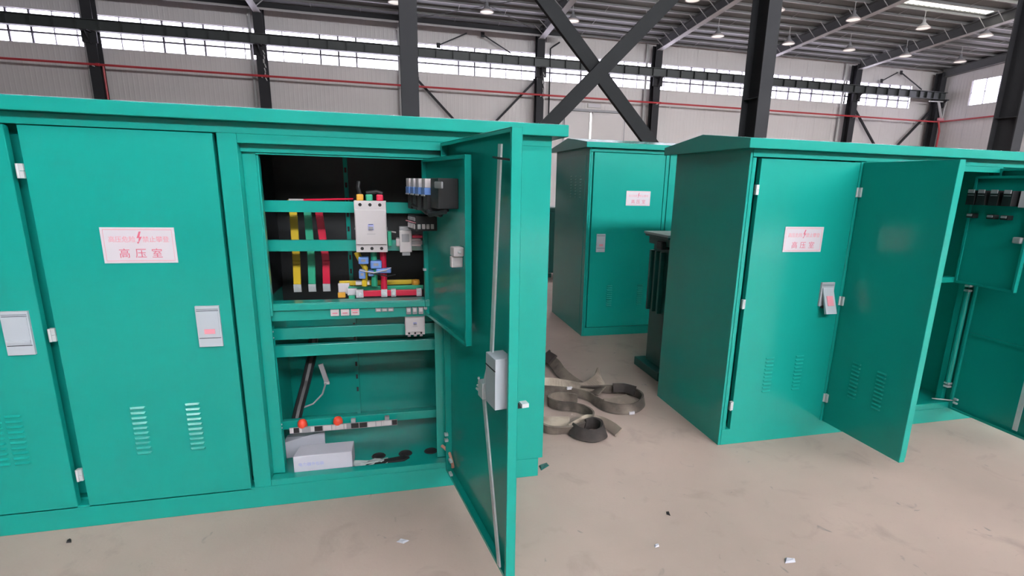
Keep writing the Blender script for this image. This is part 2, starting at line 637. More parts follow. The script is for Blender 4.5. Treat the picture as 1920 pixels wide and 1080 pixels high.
dk = MB()
ys = sorted({YF - .1, YW + .12} | {q for s_ in SKY + [RIDGE, FILL_STRIP] for q in s_[2:]})
for a, b in zip(ys, ys[1:]):
    holes = sorted((s_[0], s_[1]) for s_ in SKY + [RIDGE, FILL_STRIP] if s_[2] <= a + 1e-6 and s_[3] >= b - 1e-6)
    x = XL - .1
    for h0, h1 in holes:
        deck_rect(dk, x, h0, a, b, DECK)
        x = h1
    deck_rect(dk, x, XR + .12, a, b, DECK)
ceiling = struct(dk.build('ceiling'), 'grey sheet roof on closely spaced purlins')
for x0, x1, y0, y1 in SKY:
    m = MB()
    n = int((x1 - x0) / .25)
    st = (x1 - x0) / n
    pts, fc = [], []
    for i in range(n):
        for q, dz in ((0, 0), (.35, 0), (.5, .035), (.85, .035)):
            for y in (y0 - .06, y1 + .06):
                pts.append((x0 - .04 + (i + q) * st * (x1 - x0 + .1) / (x1 - x0), y, roof_z(y) + DK + .042 + dz))
    for i in range(len(pts) // 2 - 1):
        fc.append((2 * i, 2 * i + 1, 2 * i + 3, 2 * i + 2))
    m.poly(pts, fc, SKYL)
    za, zb = roof_z(y0 - .07) + DK, roof_z(y1 + .07) + DK
    for (xa, ya, xb, yb) in ((x0 - .08, y0 - .07, x1 + .1, y0 - .05), (x0 - .08, y1 + .05, x1 + .1, y1 + .07)):
        zz = roof_z(ya) + DK
        m.box(xa, xb, ya, yb, zz + .03, zz + .10, DECK)
    m.box(x0 - .08, x0 - .05, y0 - .06, y1 + .06, zb + .02, za + .10, DECK)
    m.box(x1 + .05, x1 + .08, y0 - .06, y1 + .06, zb + .02, za + .10, DECK)
    m.build('skylight', ceiling)
for g_ in (RIDGE, FILL_STRIP):
    q = MB()
    deck_rect(q, *g_, CLEAR, .01, .02)
    q.build('unseen_roof_glazing', ceiling)
    q = MB()
    for k in range(28):
        x = g_[0] + k * (g_[1] - g_[0]) / 27
        q.bar((x, g_[2], roof_z(g_[2]) + .17), (x, g_[3], roof_z(g_[3]) + .17), .06, .08, RAFT)
    q.build('unseen_glazing_bars', ceiling)['kind'] = 'stuff'
# purlins: thin Z sections with a pale lower lip
y = 25.15
while y > 11.0:
    z = roof_z(y)
    m = MB()
    m.box(XL, XR, y - .005, y + .005, z, z + DK, DECK)
    m.box(XL, XR, y - .005, y + .065, z - .006, z + .004, GALV)
    m.box(XL, XR, y + .045, y + .055, z - .006, z + .022, GALV)
    m.build('purlin', ceiling)
    y -= .72
# sag rods between the purlins
sg = MB()
for i in range(len(COLX) - 1):
    for q in (.34, .67):
        x = COLX[i] + q * BAY
        y = 25.15
        while y > 12.5:
            sg.bar((x, y, roof_z(y) + .02), (x + .02, y - .72, roof_z(y - .72) + .12), .016, .016, GALV)
            y -= 1.44
sg.build('sag_rods', ceiling)['kind'] = 'stuff'


def place_word(i):
    return ['far left, beyond the frame edge', 'leftmost in view, over the far left wall column', 'over the second wall column from the left', 'hidden behind the near left column',
            'over the wall column left of the crossing braces', 'over the wall column behind the crossing braces', 'just right of the near right column', 'over the last wall column before the corner', 'along the end wall']


RAFL = ['grey steel rafter off the left edge of the view', 'grey steel rafter at the far left wall column', 'grey steel rafter rising from the second wall column from left',
        'grey steel rafter behind the near column over the large left cabinet', 'grey steel rafter with pale lower flange left of the crossing braces',
        'grey steel rafter with pale flange meeting the right arm of the crossing braces', 'long grey rafter with pale lower flange passing behind the near right column',
        'long grey rafter ending at the wall column before the corner', 'dark rafter running up along the end wall']
for i, x in enumerate(COLX):
    if i == 0:
        continue
    o = thing('roof_rafter', RAFL[i], 'rafter', (x, 24.85, 0))
    y1 = 9.0
    za, zb = 7.84, 7.84 + .067 * (24.85 - y1)
    a, b = Vector((0, 0, za + .2)), Vector((0, y1 - 24.85, zb + .2))
    dark = i == 8
    MB().hbeam(a, b, .26, .40, RAFT, (0, 0, 1), .018, .012, RAFT if dark else RAFTL).build('rafter_beam', o)
    yy = 24.43
    k = 0
    while yy > 14 and not dark:
        z0 = roof_z(yy)
        MB().bar((.03, yy - 24.85 + .0, z0 - .37), (-.42, yy - 24.85, z0 + .02), .03, .012, GALV if k % 2 else RAFTL, (0, 1, 0)).build('fly_brace', o)
        if i == 2 and k == 0:
            MB().bar((-.03, yy - 24.85, z0 - .37), (.42, yy - 24.85, z0 + .02), .03, .012, GALV, (0, 1, 0)).build('fly_brace', o)
        yy -= .72
        k += 1

# wall columns
WCL = ['dark steel wall column beyond the left edge of the view', 'dark steel wall column farthest left, with a red drop pipe beside it', 'slim dark wall column second from left, above the closed cabinet door',
       'dark wall column hidden behind the near column over the open cabinet', 'dark wall column left of the sliding door, where a diagonal rod meets it',
       'dark wall column at the right foot of the crossing braces', 'wall column hidden behind the near right column', 'dark wall column with braces, right of the near right column', 'dark corner column where far wall and end wall meet']
for i, x in enumerate(COLX):
    if i == 0:
        continue
    o = thing('wall_column', WCL[i], 'column', (x, 24.98, 0))
    m = MB().hbeam((0, 0, 0), (0, 0, 8.1), .34, .40, COLM, (0, 1, 0), .02, .014)
    m.build('column_shaft', o)
    MB().box(-.30, .30, -.26, .26, 0, .03, COLM).build('base_plate', o)
    # crane bracket under the girder
    b = MB().box(-.11, .11, -.62, -.2, 6.635, 6.675, COLM)
    b.prism([(-.62, 6.635), (-.2, 6.25), (-.2, 6.635)], -.012, .012, COLM)
    b.box(-.24, .24, -.26, -.2, 6.3, 6.75, COLM)
    b.build('crane_bracket', o)
    if i in (2, 4):
        q = MB()
        for k in range(7):
            q.bar((.10 + .02 * (k % 2), -.24, 6.5 - .16 * k), (.16 - .03 * (k % 3), -.24, 6.36 - .16 * k), .05, .03, PVC)
        q.build('cable_wrap', o)

# crane girder along the far wall
g = thing('crane_girder', 'long dark crane girder running across the window band of the far wall', 'girder', (0, 24.62, 0))
GX = 29.12
MB().hbeam((XL + .3, 0, 6.86), (GX, 0, 6.86), .26, .37, GIRD, (0, 0, 1), .02, .012).build('girder_beam', g)
stif = MB().box(-.006, .006, -.12, -.006, 6.70, 7.02, GIRD).mesh('stiffener')
x = XL + 1
while x < GX:
    link('stiffener', stif, g, (x, 0, 0))
    x += .705 if x < 27 else .47
MB().box(XL + .3, GX, -.03, .03, 7.045, 7.075, GIRD).build('crane_rail', g)

# eave lip running along the left half of the far wall
e = thing('eave_rail', 'pale lipped eave rail along the top of the far wall, ending near the crossing braces', 'rail', (0, 24.55, 0))
MB().box(XL, 7.35, 0, .10, 7.955, 7.975, RAFTL).box(XL, 7.35, 0, .015, 7.90, 7.955, RAFTL).box(XL, 7.35, .06, .075, 7.97, 8.16, COLM).build('lip', e)
MB().bar((6.62, .05, 7.95), (6.62, .05, 7.70), .03, .03, COLM).bar((6.95, .05, 7.93), (7.2, .05, 7.93), .06, .03, RAFTL).build('bracket', e)

# pale rain pipes beside the wall columns
DPL = ['', 'pale rain pipe beside the far left wall column', 'pale rain pipe left of the second wall column', 'pale rain pipe left of the near column over the open cabinet', 'pale rain pipe right of the wall column near the sliding door',
       'pale rain pipe left of the column behind the crossing braces', 'pale rain pipe hidden by the near right column', 'pale rain pipe left of the last wall column before the corner']
DPO = [0, -.40, -.42, -.40, .24, -.36, -.3, -.36]
for i in range(1, 8):
    o = thing('rain_pipe', DPL[i], 'pipe', (COLX[i] + DPO[i], 25.32, 0))
    MB().tube([(0, 0, 0), (0, 0, 8.2)], .06, PVC, 10).build('pipe', o)
    q = MB()
    for z in (1.5, 4.0, 6.0, 7.8):
        q.tube([(0, 0, z), (0, 0, z + .06)], .072, PVC, 10)
    q.build('collar', o)
o = thing('cable_drop_pipe', 'thin dark conduit standing beside the rain pipe left of the sliding door', 'pipe', (7.02, 25.3, 0))
MB().tube([(0, 0, 0), (0, 0, 7.62), (.12, 0, 7.72), (.4, -.1, 7.9)], .035, COLM, 8).build('conduit', o)

# red fire pipe
f = thing('fire_pipe', 'long red fire pipe running along the far wall and the end wall', 'pipe', (0, 25.0, 0))
zf = 5.56
MB().tube([(XL, -.32, zf), (28.75, -.32, zf), (28.98, -.42, zf)], .042, PIPER, 10).build('wall_run', f)
MB().tube([(28.98, -.36, zf), (29.05, -.8, zf), (29.05, -16, zf)], .042, PIPER, 10).build('end_run', f)
MB().tube([(-10.23, -.25, zf), (-10.23, -.25, 0)], .035, PIPER, 8).build('drop_pipe', f)
MB().tube([(28.9, -.45, zf), (29.02, -.5, zf - .5), (29.02, -.5, 0)], .045, PIPER, 8).build('drop_pipe', f)
q = MB()
for x in [c + .15 for c in COLX[:-1]]:
    q.tube([(x - .05, -.32, zf), (x + .05, -.32, zf)], .055, PIPER, 10)
q.build('coupling', f)
q = MB()
for c in COLX[:-1]:
    q.box(c - .02, c + .02, -.36, -.2, zf - .07, zf - .045, ZINC)
q.build('pipe_hanger', f)

# white wall bracket in the corner
o = thing('corner_bracket', 'pale forked bracket on the corner column above the red pipe', 'bracket', (29.0, 24.5, 0))
MB().bar((-.95, .1, 6.56), (.25, .1, 6.60), .05, .05, PVC).build('arm', o)
MB().bar((-.30, .1, 6.60), (.12, .1, 5.70), .10, .05, PVC).bar((.22, .1, 6.60), (.16, .1, 5.75), .06, .05, PVC).build('strut', o)
MB().box(-.10, .26, .06, .16, 5.62, 5.76, PINK).build('junction_box', o, bevel=.01)

# wall bracing rods
BR = [((1.12, 5.92), (2.60, 4.44), .07, 'dark diagonal wall brace falling right from the near column over the open cabinet'),
      ((6.31, 6.21), (4.55, 4.41), .07, 'dark diagonal wall brace falling left from the wall column near the sliding door'),
      ((2.04, 7.33), (3.25, 7.91), .035, 'thin rod under the eave, left arm of the peak over the open cabinet'),
      ((3.94, 7.91), (5.19, 7.27), .035, 'thin rod under the eave, right arm of the peak over the open cabinet'),
      ((23.77, 6.12), (25.45, 4.34), .07, 'dark diagonal brace falling right from the last wall column before the corner'),
      ((28.97, 6.19), (27.15, 4.33), .07, 'brown diagonal brace falling left from the corner column'),
      ((25.33, 7.49), (26.28, 7.98), .035, 'thin rod under the eave, left arm of the peak near the corner'),
      ((26.52, 7.99), (28.08, 7.24), .035, 'thin rod under the eave, right arm of the peak near the corner')]
for (xa, za), (xb, zb), w_, lb in BR:
    a, b = Vector((xa, 0, za)), Vector((xb, 0, zb))
    if w_ > .05:      # continue to the floor side hidden by the cabinets
        b = a + (b - a) * 2.2
    o = thing('wall_brace', lb, 'brace', (xa, 25.2, 0))
    a, b = a - Vector((xa, 0, 0)), b - Vector((xa, 0, 0))
    MB().bar(a, b, w_ * 1.3, w_ * 1.3, COLM, (0, 1, 0)).build('rod', o)
    MB().box(-.08, .08, -.012, .012, za - .1, za + .1, COLM).build('gusset', o)
# crossed roof tie rods
for a, b, lb in (((.9, 24.9), (5.9, 20.9), 'thin roof tie rod rising right behind the pendant lamps over the open cabinet'),
                 ((2.88, 21.84), (6.3, 24.9), 'thin roof tie rod crossing the other one over the open cabinet')):
    o = thing('roof_tie', lb, 'rod', (a[0], a[1], 0))
    MB().tube([(0, 0, roof_z(a[1]) - .08), (b[0] - a[0], b[1] - a[1], roof_z(b[1]) - .08)], .014, RAFT, 6).build('rod', o)

# near columns and their crossing braces
NCX = [.27, 6.03, 11.8]
NCL = ['thick dark steel column standing behind the large left cabinet', 'thick dark steel column standing behind the right cabinet, right of the crossing braces', 'thick dark steel column at the right edge of the view']
for x, lb in zip(NCX, NCL):
    o = thing('steel_column', lb, 'column', (x, 8.53, 0))
    MB().hbeam((0, 0, 0), (0, 0, 9.25), .24, .46, COLM, (0, 1, 0), .022, .016).build('column_shaft', o)
    MB().box(-.2, .2, -.3, .3, 0, .03, COLM).build('base_plate', o)
    q = MB()
    for z in (.03, 3.2, 6.2):
        q.box(-.11, .11, -.2, .2, z, z + .012, COLM)
    q.build('web_stiffener', o)
for (a, b, lb, dy) in (((2.263, 4.343), (4.082, 2.454), 'thick dark diagonal brace running from upper left to lower right', 0),
                       ((4.24, 4.538), (2.374, 2.634), 'thick dark diagonal brace running from upper right to lower left', -.13)):
    a, b = Vector((a[0], 0, a[1])), Vector((b[0], 0, b[1]))
    d = (b - a)
    xa, xb = (.42, 5.88) if d.x > 0 else (5.88, .42)
    pa = a + d * ((xa - a.x) / d.x)
    pb = a + d * ((xb - a.x) / d.x)
    o = thing('diagonal_brace', lb, 'brace', (pa.x, 8.5 + dy, 0))
    off = Vector((pa.x, 0, 0))
    n_ = Vector((-d.z, 0, d.x)).normalized()
    # channel section: web to the camera with two flanges behind
    q = MB()
    c = (pa + pb) / 2 - off
    L = (pb - pa) / 2
    q.obox(c, n_ * .10, L, Vector((0, .006, 0)), BRACE)
    q.obox(c + n_ * .10 + Vector((0, .04, 0)), n_ * .006, L, Vector((0, .045, 0)), BRACE)
    q.obox(c - n_ * .10 + Vector((0, .04, 0)), n_ * .006, L, Vector((0, .045, 0)), BRACE)
    q.build('brace_channel', o)
    q = MB()
    for e_, sg_ in ((pa, 1), (pb, -1)):
        ex = e_ - off
        q.box(min(ex.x, ex.x + .0) - .02, ex.x + .02, -.006, .012, ex.z - .22, ex.z + .22, COLM)
    q.build('gusset', o)

# high-bay lamps, two rows
shade = MB().lathe([(.03, .34), (.055, .33), (.06, .22), (.085, .20), (.11, .17), (.20, .075)], GREYP, 20).lathe([(.20, .075), (.25, .03), (.255, .0), (.235, .0), (.10, .15), (.05, .19)], LAMPW, 20).mesh('lamp_shade', smooth=True)
lens = MB().lathe([(.0, .025), (.16, .022), (.236, .006)], LENS, 20).mesh('lamp_lens')
def stem_mesh(h):
    return MB().tube([(0, 0, .34), (0, 0, h)], .012, GALV, 6).box(-.05, .05, -.02, .02, h - .02, h, GALV).mesh('stem')


LX = [.27, 3.52, 6.83, 9.85, 13.09, 16.5, 19.64, 22.74, 25.96]
LL1 = ['high-bay lamp just left of the near column at the top edge of the frame', 'high-bay lamp right of the near column over the open cabinet', 'high-bay lamp between the arms of the crossing braces, nearer the left arm',
       'high-bay lamp close to the right arm of the crossing braces', 'high-bay lamp just left of the near right column', 'low high-bay lamp touching the right side of the near right column',
       'high-bay lamp second right of the near right column, by the wall column', 'high-bay lamp on the long rafter flange before the corner', 'rightmost high-bay lamp of the far row, near the end wall']
LL2 = ['high-bay lamp cut by the top edge, upper middle right', 'high-bay lamp half hidden at the right of the near right column near the top', 'high-bay lamp over the rafter right of the near right column', 'high-bay lamp below the skylight strip',
       'high-bay lamp next to the near column at the right edge']
for row, (yy, zz, xs, ls) in enumerate(((21.55, 7.767, LX, LL1), (18.67, 8.01, [10.23, 13.66, 17.0, 20.33, 23.56], LL2))):
    stem = stem_mesh(roof_z(yy) - zz - .008)
    for x, lb in zip(xs, ls):
        o = thing('high_bay_lamp', lb, 'lamp', (x, yy, zz), group='high-bay lamps under the roof')
        link('lamp_shade', shade, o)
        link('lamp_lens', lens, o)
        link('stem', stem, o)


# ------------------------------------------------------------------ cabinets
def louvre_mesh():
    w = .066
    m = MB()
    m.poly([(0, 0, .012), (w, 0, .012), (w - .006, -.0075, .003), (.006, -.0075, .003), (w - .006, -.0055, .0), (.006, -.0055, 0), (0, .001, .0), (w, .001, 0)],
           [(0, 3, 2, 1), (3, 5, 4, 2), (5, 6, 7, 4), (0, 6, 5, 3), (1, 2, 4, 7)], GREEN)
    return m.mesh('louvre', fix=False)


LOUV = louvre_mesh()


def handle_mesh(dot=True):
    m = MB()
    m.box(0, .102, -.010, .004, 0, .200, GREYH)
    m.box(.006, .096, -.013, -.010, .046, .174, GREYH)
    m.box(.004, .098, -.0105, -.0099, .176, .1785, DARKL)
    m.box(.004, .098, -.0105, -.0099, .1835, .1855, DARKL)
    m.box(.004, .098, -.0105, -.0099, .0415, .0445, DARKL)
    if dot:
        m.box(.030, .076, -.0145, -.013, .064, .088, PINK)
    else:
        m.box(.006, .096, -.017, -.0105, .055, .068, GREYH)
    return m.mesh('handle')


HANDLE, HANDLE2 = handle_mesh(True), handle_mesh(False)


def handle_open_mesh():      # latch lever standing out at its lower end
    m = MB()
    m.box(0, .102, -.010, .004, .04, .200, GREYH)
    m.box(.004, .098, -.0105, -.0099, .178, .1805, DARKL)
    m.box(.004, .098, -.0105, -.0099, .186, .188, DARKL)
    m.poly([(.010, -.012, .165), (.092, -.012, .165), (.092, -.075, .0), (.010, -.075, .0), (.010, -.006, .165), (.092, -.006, .165), (.092, -.055, -.005), (.010, -.055, -.005)],
           [(0, 1, 2, 3), (7, 6, 5, 4), (0, 4, 5, 1), (3, 2, 6, 7), (1, 5, 6, 2), (0, 3, 7, 4)], GREYH)
    m.obox((.051, -.046, .082), (.024, 0, 0), (0, .012, .031), (0, -.0022, .0009), PINK)
    m.box(.02, .085, -.03, .0, .028, .045, DARKL)
    return m.mesh('handle', fix=True)


HANDLE3 = handle_open_mesh()
HINGE = MB().box(-.011, .011, -.012, .006, -.030, -.001, ZINC).box(-.011, .011, -.012, .006, .001, .030, ZINC).tube([(-.008, -.014, -.030), (-.008, -.014, .030)], .006, ZINC, 8).mesh('hinge')


def sign_mesh():
    m = MB()
    W, H = .290, .160
    m.box(0, W, -.002, .002, 0, H, SIGNW)
    t = .0022
    for (a, b, c, d) in ((.010, W - .010, .009, .0115), (.010, W - .010, H - .0115, H - .009), (.010, .0115, .009, H - .009), (W - .0115, W - .010, .009, H - .009)):
        m.box(a, b, -.0026, -.002, c, d, PINK)
    m.text('高压危险', .029, (.080, -.0022, .105), PINK, sx=.92)
    m.text('禁止攀登', .029, (.213, -.0022, .105), PINK, sx=.92)
    # lightning arrow
    zz = [(.150, .142), (.138, .112), (.147, .113), (.141, .086), (.160, .119), (.150, .118), (.158, .142)]
    m.poly([(x, -.0028, z) for x, z in zz], [(0, 1, 2, 5, 6), (2, 3, 4, 5)], SIGNR)
    m.poly([(.1405, -.0028, .086), (.137, -.0028, .096), (.147, -.0028, .094)], [(0, 1, 2)], SIGNR)
    m.text('高', .046, (.083, -.0022, .041), SIGNR)
    m.text('压', .046, (.147, -.0022, .041), SIGNR)
    m.text('室', .046, (.211, -.0022, .041), SIGNR)
    return m.mesh('warning_sign')


SIGN = sign_mesh()


def door_skin(W, H, t=.035, side=1, flange=.035):
    """Door in its own frame: hinge edge x=0, running to side*W, outer face y=0, folded edges pointing +y."""
    m = MB()
    x1 = side * W
    m.box(0, x1, 0, .003, 0, H, GREEN)
    m.box(0, side * .003, .003, t, 0, H, GREEN)
    m.box(x1, x1 - side * .003, .003, t, 0, H, GREEN)
    m.box(0, x1, .003, t, 0, .003, GREEN)
    m.box(0, x1, .003, t, H - .003, H, GREEN)
    # return lips
    m.box(side * .003, side * (.003 + .014), t - .003, t, .003, H - .003, GREEN)
    m.box(x1 - side * .003, x1 - side * (.003 + .014), t - .003, t, .003, H - .003, GREEN)
    m.box(0, x1, t - .003, t, .003, .017, GREEN)
    m.box(0, x1, t - .003, t, H - .017, H - .003, GREEN)
    return m


DZ0, DH = .108, 1.777          # door bottom and height


def closed_door(root, x, W, sign=None, handle=None, louv=(), hinges='L', hmesh=None, signz=1.307, handlez=.90):
    d = door_skin(W, DH).build('door', root, bevel=.0025, loc=(x, 0, DZ0))
    if sign is not None:
        link('warning_sign', SIGN, d, (sign, -.002, signz - DZ0), bevel=0)
    if handle is not None:
        link('handle', hmesh or HANDLE, d, (handle, -.003, handlez - DZ0), bevel=.002)
    for lx in louv:
        for k in range(10):
            link('louvre', LOUV, d, (lx, -.0008, .365 + k * .0262 - DZ0))
    hx = -.012 if hinges == 'L' else W + .012
    for z in (1.70, .985, .285):
        link('hinge', HINGE, d, (hx, .004, z - DZ0))
    return d


def roof_prism(x0, x1, D, zb=1.938, ze=1.995, zr=2.052, ov=.055):
    y0, y1 = -ov, D + ov + .02
    ym = (y0 + y1) / 2
    m = MB()
    m.prism([(y0, zb), (y1, zb), (y1, ze), (ym, zr), (y0, ze)], x0, x1, GREEN)
    return m


# ---- large left cabinet: root on its front right foot
LX0, LY = .80, 2.80
L = thing('substation_cabinet', 'large green transformer cabinet filling the left half, its right door open on wiring', 'cabinet', (LX0, LY, 0))
D = .89


def lx(x):
    return x - LX0


def ly(y):
    return y - LY


xl = -2.42
roof_prism(lx(xl - .06), lx(.872), D).build('roof', L, bevel=.004)
MB().box(lx(xl + .025), lx(.775), .0, D - .02, 0, .118, GREEN).build('plinth', L, bevel=.004)
b = MB()                                   # carcass sheets
b.box(lx(xl), lx(xl) + .012, .05, D, .118, 1.938, GREEN)
b.box(-.012, 0, .05, D, .118, 1.938, GREEN)
b.box(lx(xl), 0, D - .012, D, .118, 1.938, GREEN)
b.box(lx(xl), 0, .06, D, 1.92, 1.938, GREEN)
b.box(lx(xl), 0, .06, D, .118, .130, GREEN)
b.box(lx(-.72), lx(-.708), .06, D, .13, 1.92, GREEN)
b.box(lx(.262), lx(.274), .06, D, .13, 1.92, GREEN)
b.box(lx(xl) + .02, lx(-.73), .085, .09, .14, 1.91, GREEN)
b.build('carcass', L)
fz0, fz1 = .118, 1.938
m = MB()                                   # face frame, flush with the doors
m.box(lx(xl), lx(-2.315), 0, .05, fz0, 1.889, GREEN)
m.box(lx(-.762), lx(-.681), 0, .07, fz0, 1.889, GREEN)
m.box(lx(.240), 0, 0, .05, fz0, 1.889, GREEN)
m.box(lx(xl), 0, 0, .05, 1.889, fz1, GREEN)
m.box(lx(-.681), lx(.240), 0, .07, 1.848, 1.889, GREEN)
m.box(lx(-.681), lx(.240), 0, .06, fz0, .152, GREEN)
m.build('face_frame', L, bevel=.003)
m = MB()                                   # rebated inner lip of the open bay
m.box(lx(-.681), lx(-.622), .065, .075, .152, 1.848, GREEN)
m.box(lx(-.622), lx(-.612), .065, .105, 1.02, 1.80, GREEN)
m.box(lx(-.681), lx(.24), .045, .055, 1.812, 1.848, GREEN)
m.box(lx(-.622), lx(.24), .055, .10, 1.803, 1.812, GREEN)
m.box(lx(.186), lx(.24), .065, .075, .152, 1.848, GREEN)
m.box(lx(.176), lx(.186), .065, .105, 1.02, 1.80, GREEN)
m.build('bay_lip', L, bevel=.002)
closed_door(L, lx(-2.30), .752, sign=None, handle=.612, louv=(.46, .54), hmesh=HANDLE2)
closed_door(L, lx(-1.500), .722, sign=.234, handle=.570, louv=(.236, .470))
# side stand-off of the leftmost door louvres is hidden beyond the frame

# mounting uprights with rows of slots
for x in (-.676, .208):
    m = MB().box(lx(x), lx(x) + .035, .20, .215, .13, 1.90, GREEN).box(lx(x) + (.0 if x < 0 else .032), lx(x) + (.003 if x < 0 else .035), .16, .20, .13, 1.90, GREEN)
    z = .2
    while z < 1.85:
        m.box(lx(x) + .010, lx(x) + .024, .1985, .2, z, z + .022, DARKL)
        z += .05
    m.build('upright', L)
for z0, z1, xa, xb in ((1.531, 1.588, -.65, .215), (1.332, 1.389, -.65, .215), (.861, .923, -.66, .215), (.764, .827, -.665, .215), (.345, .393, -.66, .215)):
    m = MB().box(lx(xa), lx(xb), .19, .193, z0, z1, GREEN).box(lx(xa), lx(xb), .193, .225, z1 - .003, z1, GREEN).box(lx(xa), lx(xb), .193, .225, z0, z0 + .003, GREEN)
    m.build('mounting_rail', L, bevel=.001)
    for zz in (z0 + .014, z1 - .014):
        MB().tube([(lx(xa) - .002, .185, zz), (lx(xa) + .018, .187, zz)], .0045, ZINC, 6).build('rail_bolt', L)
m = MB().box(lx(-.665), lx(.19), .085, .17, 1.074, 1.080, GREEN).box(lx(-.665), lx(.19), .085, .090, 1.043, 1.074, GREEN)
m.box(lx(-.63), lx(.19), .104, .108, .985, 1.074, GREEN)
m.build('shelf_ledge', L, bevel=.002)
# inner rear sheets with a centre post; near-black sheets paint in the bay's shade
m = MB().box(lx(-.708), lx(.262), D - .03, D - .012, .13, .56, GREEN).box(lx(-.30), lx(-.275), D - .07, D - .03, .13, 1.9, GREEN)
m.box(lx(-.708), lx(-.30), D - .05, D - .03, .93, 1.92, SHADEB).box(lx(-.275), lx(.262), D - .05, D - .03, .93, 1.92, SHADEB)
m.box(lx(-.708), lx(-.702), .25, D - .05, 1.04, 1.92, SHADEB)
z = .3
while z < 1.85:
    m.box(lx(-.294), lx(-.281), D - .072, D - .07, z, z + .03, DARKL)
    z += .09
m.box(lx(-.708), lx(.262), D - .10, D - .03, .60, .64, GREEN)
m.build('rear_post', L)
MB().box(lx(-.30), lx(-.27), D - .085, D - .072, .575, .592, BRASS).build('post_tag', L)


# cable entry grommets in the bay floor
for x in (-.142, .010, .158):
    MB().lathe([(.0, .0), (.026, .0), (.036, .004), (.040, .0)], RUBBER, 20, (lx(x), .19, .1315)).build('cable_grommet', L)

# three phase busbars behind the rails
for x, mt, dx in ((-.545, YELLOW, 0), (-.472, LGREEN, .005), (-.412, REDM, .022)):
    q = MB()
    pts = [(lx(x), .43, 1.585), (lx(x) + .006, .43, 1.50), (lx(x) + .002 + dx, .43, 1.25), (lx(x) - .004 + dx, .435, 1.115)]
    for a, c in zip(pts, pts[1:]):
        q.bar(a, c, .040, .012, mt, (0, 1, 0))
    q.build('phase_busbar', L, bevel=.003)
    e = pts[-1]
    MB().box(e[0] - .020, e[0] + .020, .428, .440, 1.072, 1.115, ZINC).tube([(e[0], .42, 1.093), (e[0], .43, 1.093)], .012, ZINC, 8).build('busbar_lug', L)
# thin red lead on top of the upper rail
MB().tube([(lx(-.45), .215, 1.592), (lx(-.33), .23, 1.596), (lx(-.21), .24, 1.60)], .005, REDM, 6).tube([(lx(-.52), .215, 1.592), (lx(-.44), .22, 1.592)], .005, WHITEP, 6).build('control_lead', L)


def breaker(name, x0, x1, z0, z1, y0, y1, toggle):
    w = x1 - x0
    h = z1 - z0
    q = MB()
    q.box(lx(x0), lx(x1), y0 + .012, y1, z0, z1, WHITEP)
    q.box(lx(x0) + .004, lx(x1) - .004, y0, y0 + .012, z0 + h * .16, z1 - h * .17, WHITEP)
    q.box(lx(x0) - .003, lx(x0), y0 + .014, y1, z0 + h * .44, z0 + h * .48, GREYP)
    q.box(lx(x1), lx(x1) + .003, y0 + .014, y1, z0 + h * .44, z0 + h * .48, GREYP)
    o = q.build(name, L, bevel=.003)
    for k in range(3):
        xx = lx(x0) + w * (.19 + .31 * k)
        for zz in (z0 + h * .075, z1 - h * .075):
            MB().tube([(xx, y0 + .0105, zz), (xx, y0 + .0125, zz)], w * .055, DARKL, 10).build('screw_hole', o)
    q = MB()
    cx = lx((x0 + x1) / 2)
    cz = z0 + h * toggle
    q.box(cx - w * .09, cx + w * .09, y0 - .001, y0, cz - h * .06, cz + h * .06, BLUEI)
    q.box(cx - w * .07, cx + w * .07, y0 - .010, y0 - .001, cz - h * .045, cz + h * .01, GREYP)
    q.box(cx - w * .07, cx + w * .07, y0 - .002, y0 - .001, cz + h * .045, cz + h * .055, DARKL)
    q.box(cx - w * .13, cx + w * .13, y0 - .001, y0, cz - h * .14, cz - h * .132, GREYP)
    q.build('toggle', o)
    return o


breaker('circuit_breaker', -.200, -.044, 1.334, 1.596, .105, .19, .50)
for k, mt in enumerate((ORANGE, LGREEN, REDM)):
    x = -.200 + .156 * (.15 + .33 * k) + (.0 if k else .006)
    MB().box(lx(x) - .017, lx(x) + .017, .13, .165, 1.594, 1.628, mt).build('terminal_cap', L, bevel=.006)
MB().tube([(lx(-.165), .17, 1.60), (lx(-.18), .19, 1.66), (lx(-.175), .20, 1.69)], .010, BLACK, 8).tube([(lx(-.14), .18, 1.632), (lx(-.09), .18, 1.640), (lx(-.06), .18, 1.63)], .012, BLACK, 8).build('black_lead', L)
br2 = breaker('circuit_breaker', .032, .137, .880, 1.000, .10, .19, .55)
q = MB()
for k in range(3):
    x = .040 + .032 * k
    q.box(lx(x), lx(x) + .026, .082, .185, 1.003, 1.040, GREYP)
    q.box(lx(x) + .004, lx(x) + .022, .079, .083, 1.016, 1.036, WHITEP)
    q.box(lx(x) + .004, lx(x) + .020, .10, .13, .872, .880, GREYP)
q.build('terminal_head', br2, bevel=.002)

# modular contactor cluster on the second rail
c = MB().box(lx(.000), lx(.128), .11, .19, 1.365, 1.405, WHITEP).box(lx(.018), lx(.080), .095, .15, 1.335, 1.448, WHITEP).box(lx(.018), lx(.078), .10, .14, 1.448, 1.468, GREYP).build('contactor', L, bevel=.004)
MB().box(lx(.084), lx(.135), .10, .15, 1.41, 1.424, REDM).box(lx(.080), lx(.135), .105, .16, 1.374, 1.395, GREYP).box(lx(.03), lx(.068), .093, .096, 1.39, 1.43, GREYP).build('auxiliary_block', c, bevel=.002)
MB().box(lx(.03), lx(.07), .10, .14, 1.318, 1.336, GREYP).build('terminal_foot', c)
MB().tube([(lx(-.05), .20, 1.438), (lx(.0), .16, 1.433)], .004, WHITEP, 6).build('control_lead', L)
MB().box(lx(-.042), lx(-.022), .15, .19, 1.36, 1.44, LGREEN).build('breaker_side_sleeve', L, bevel=.004)

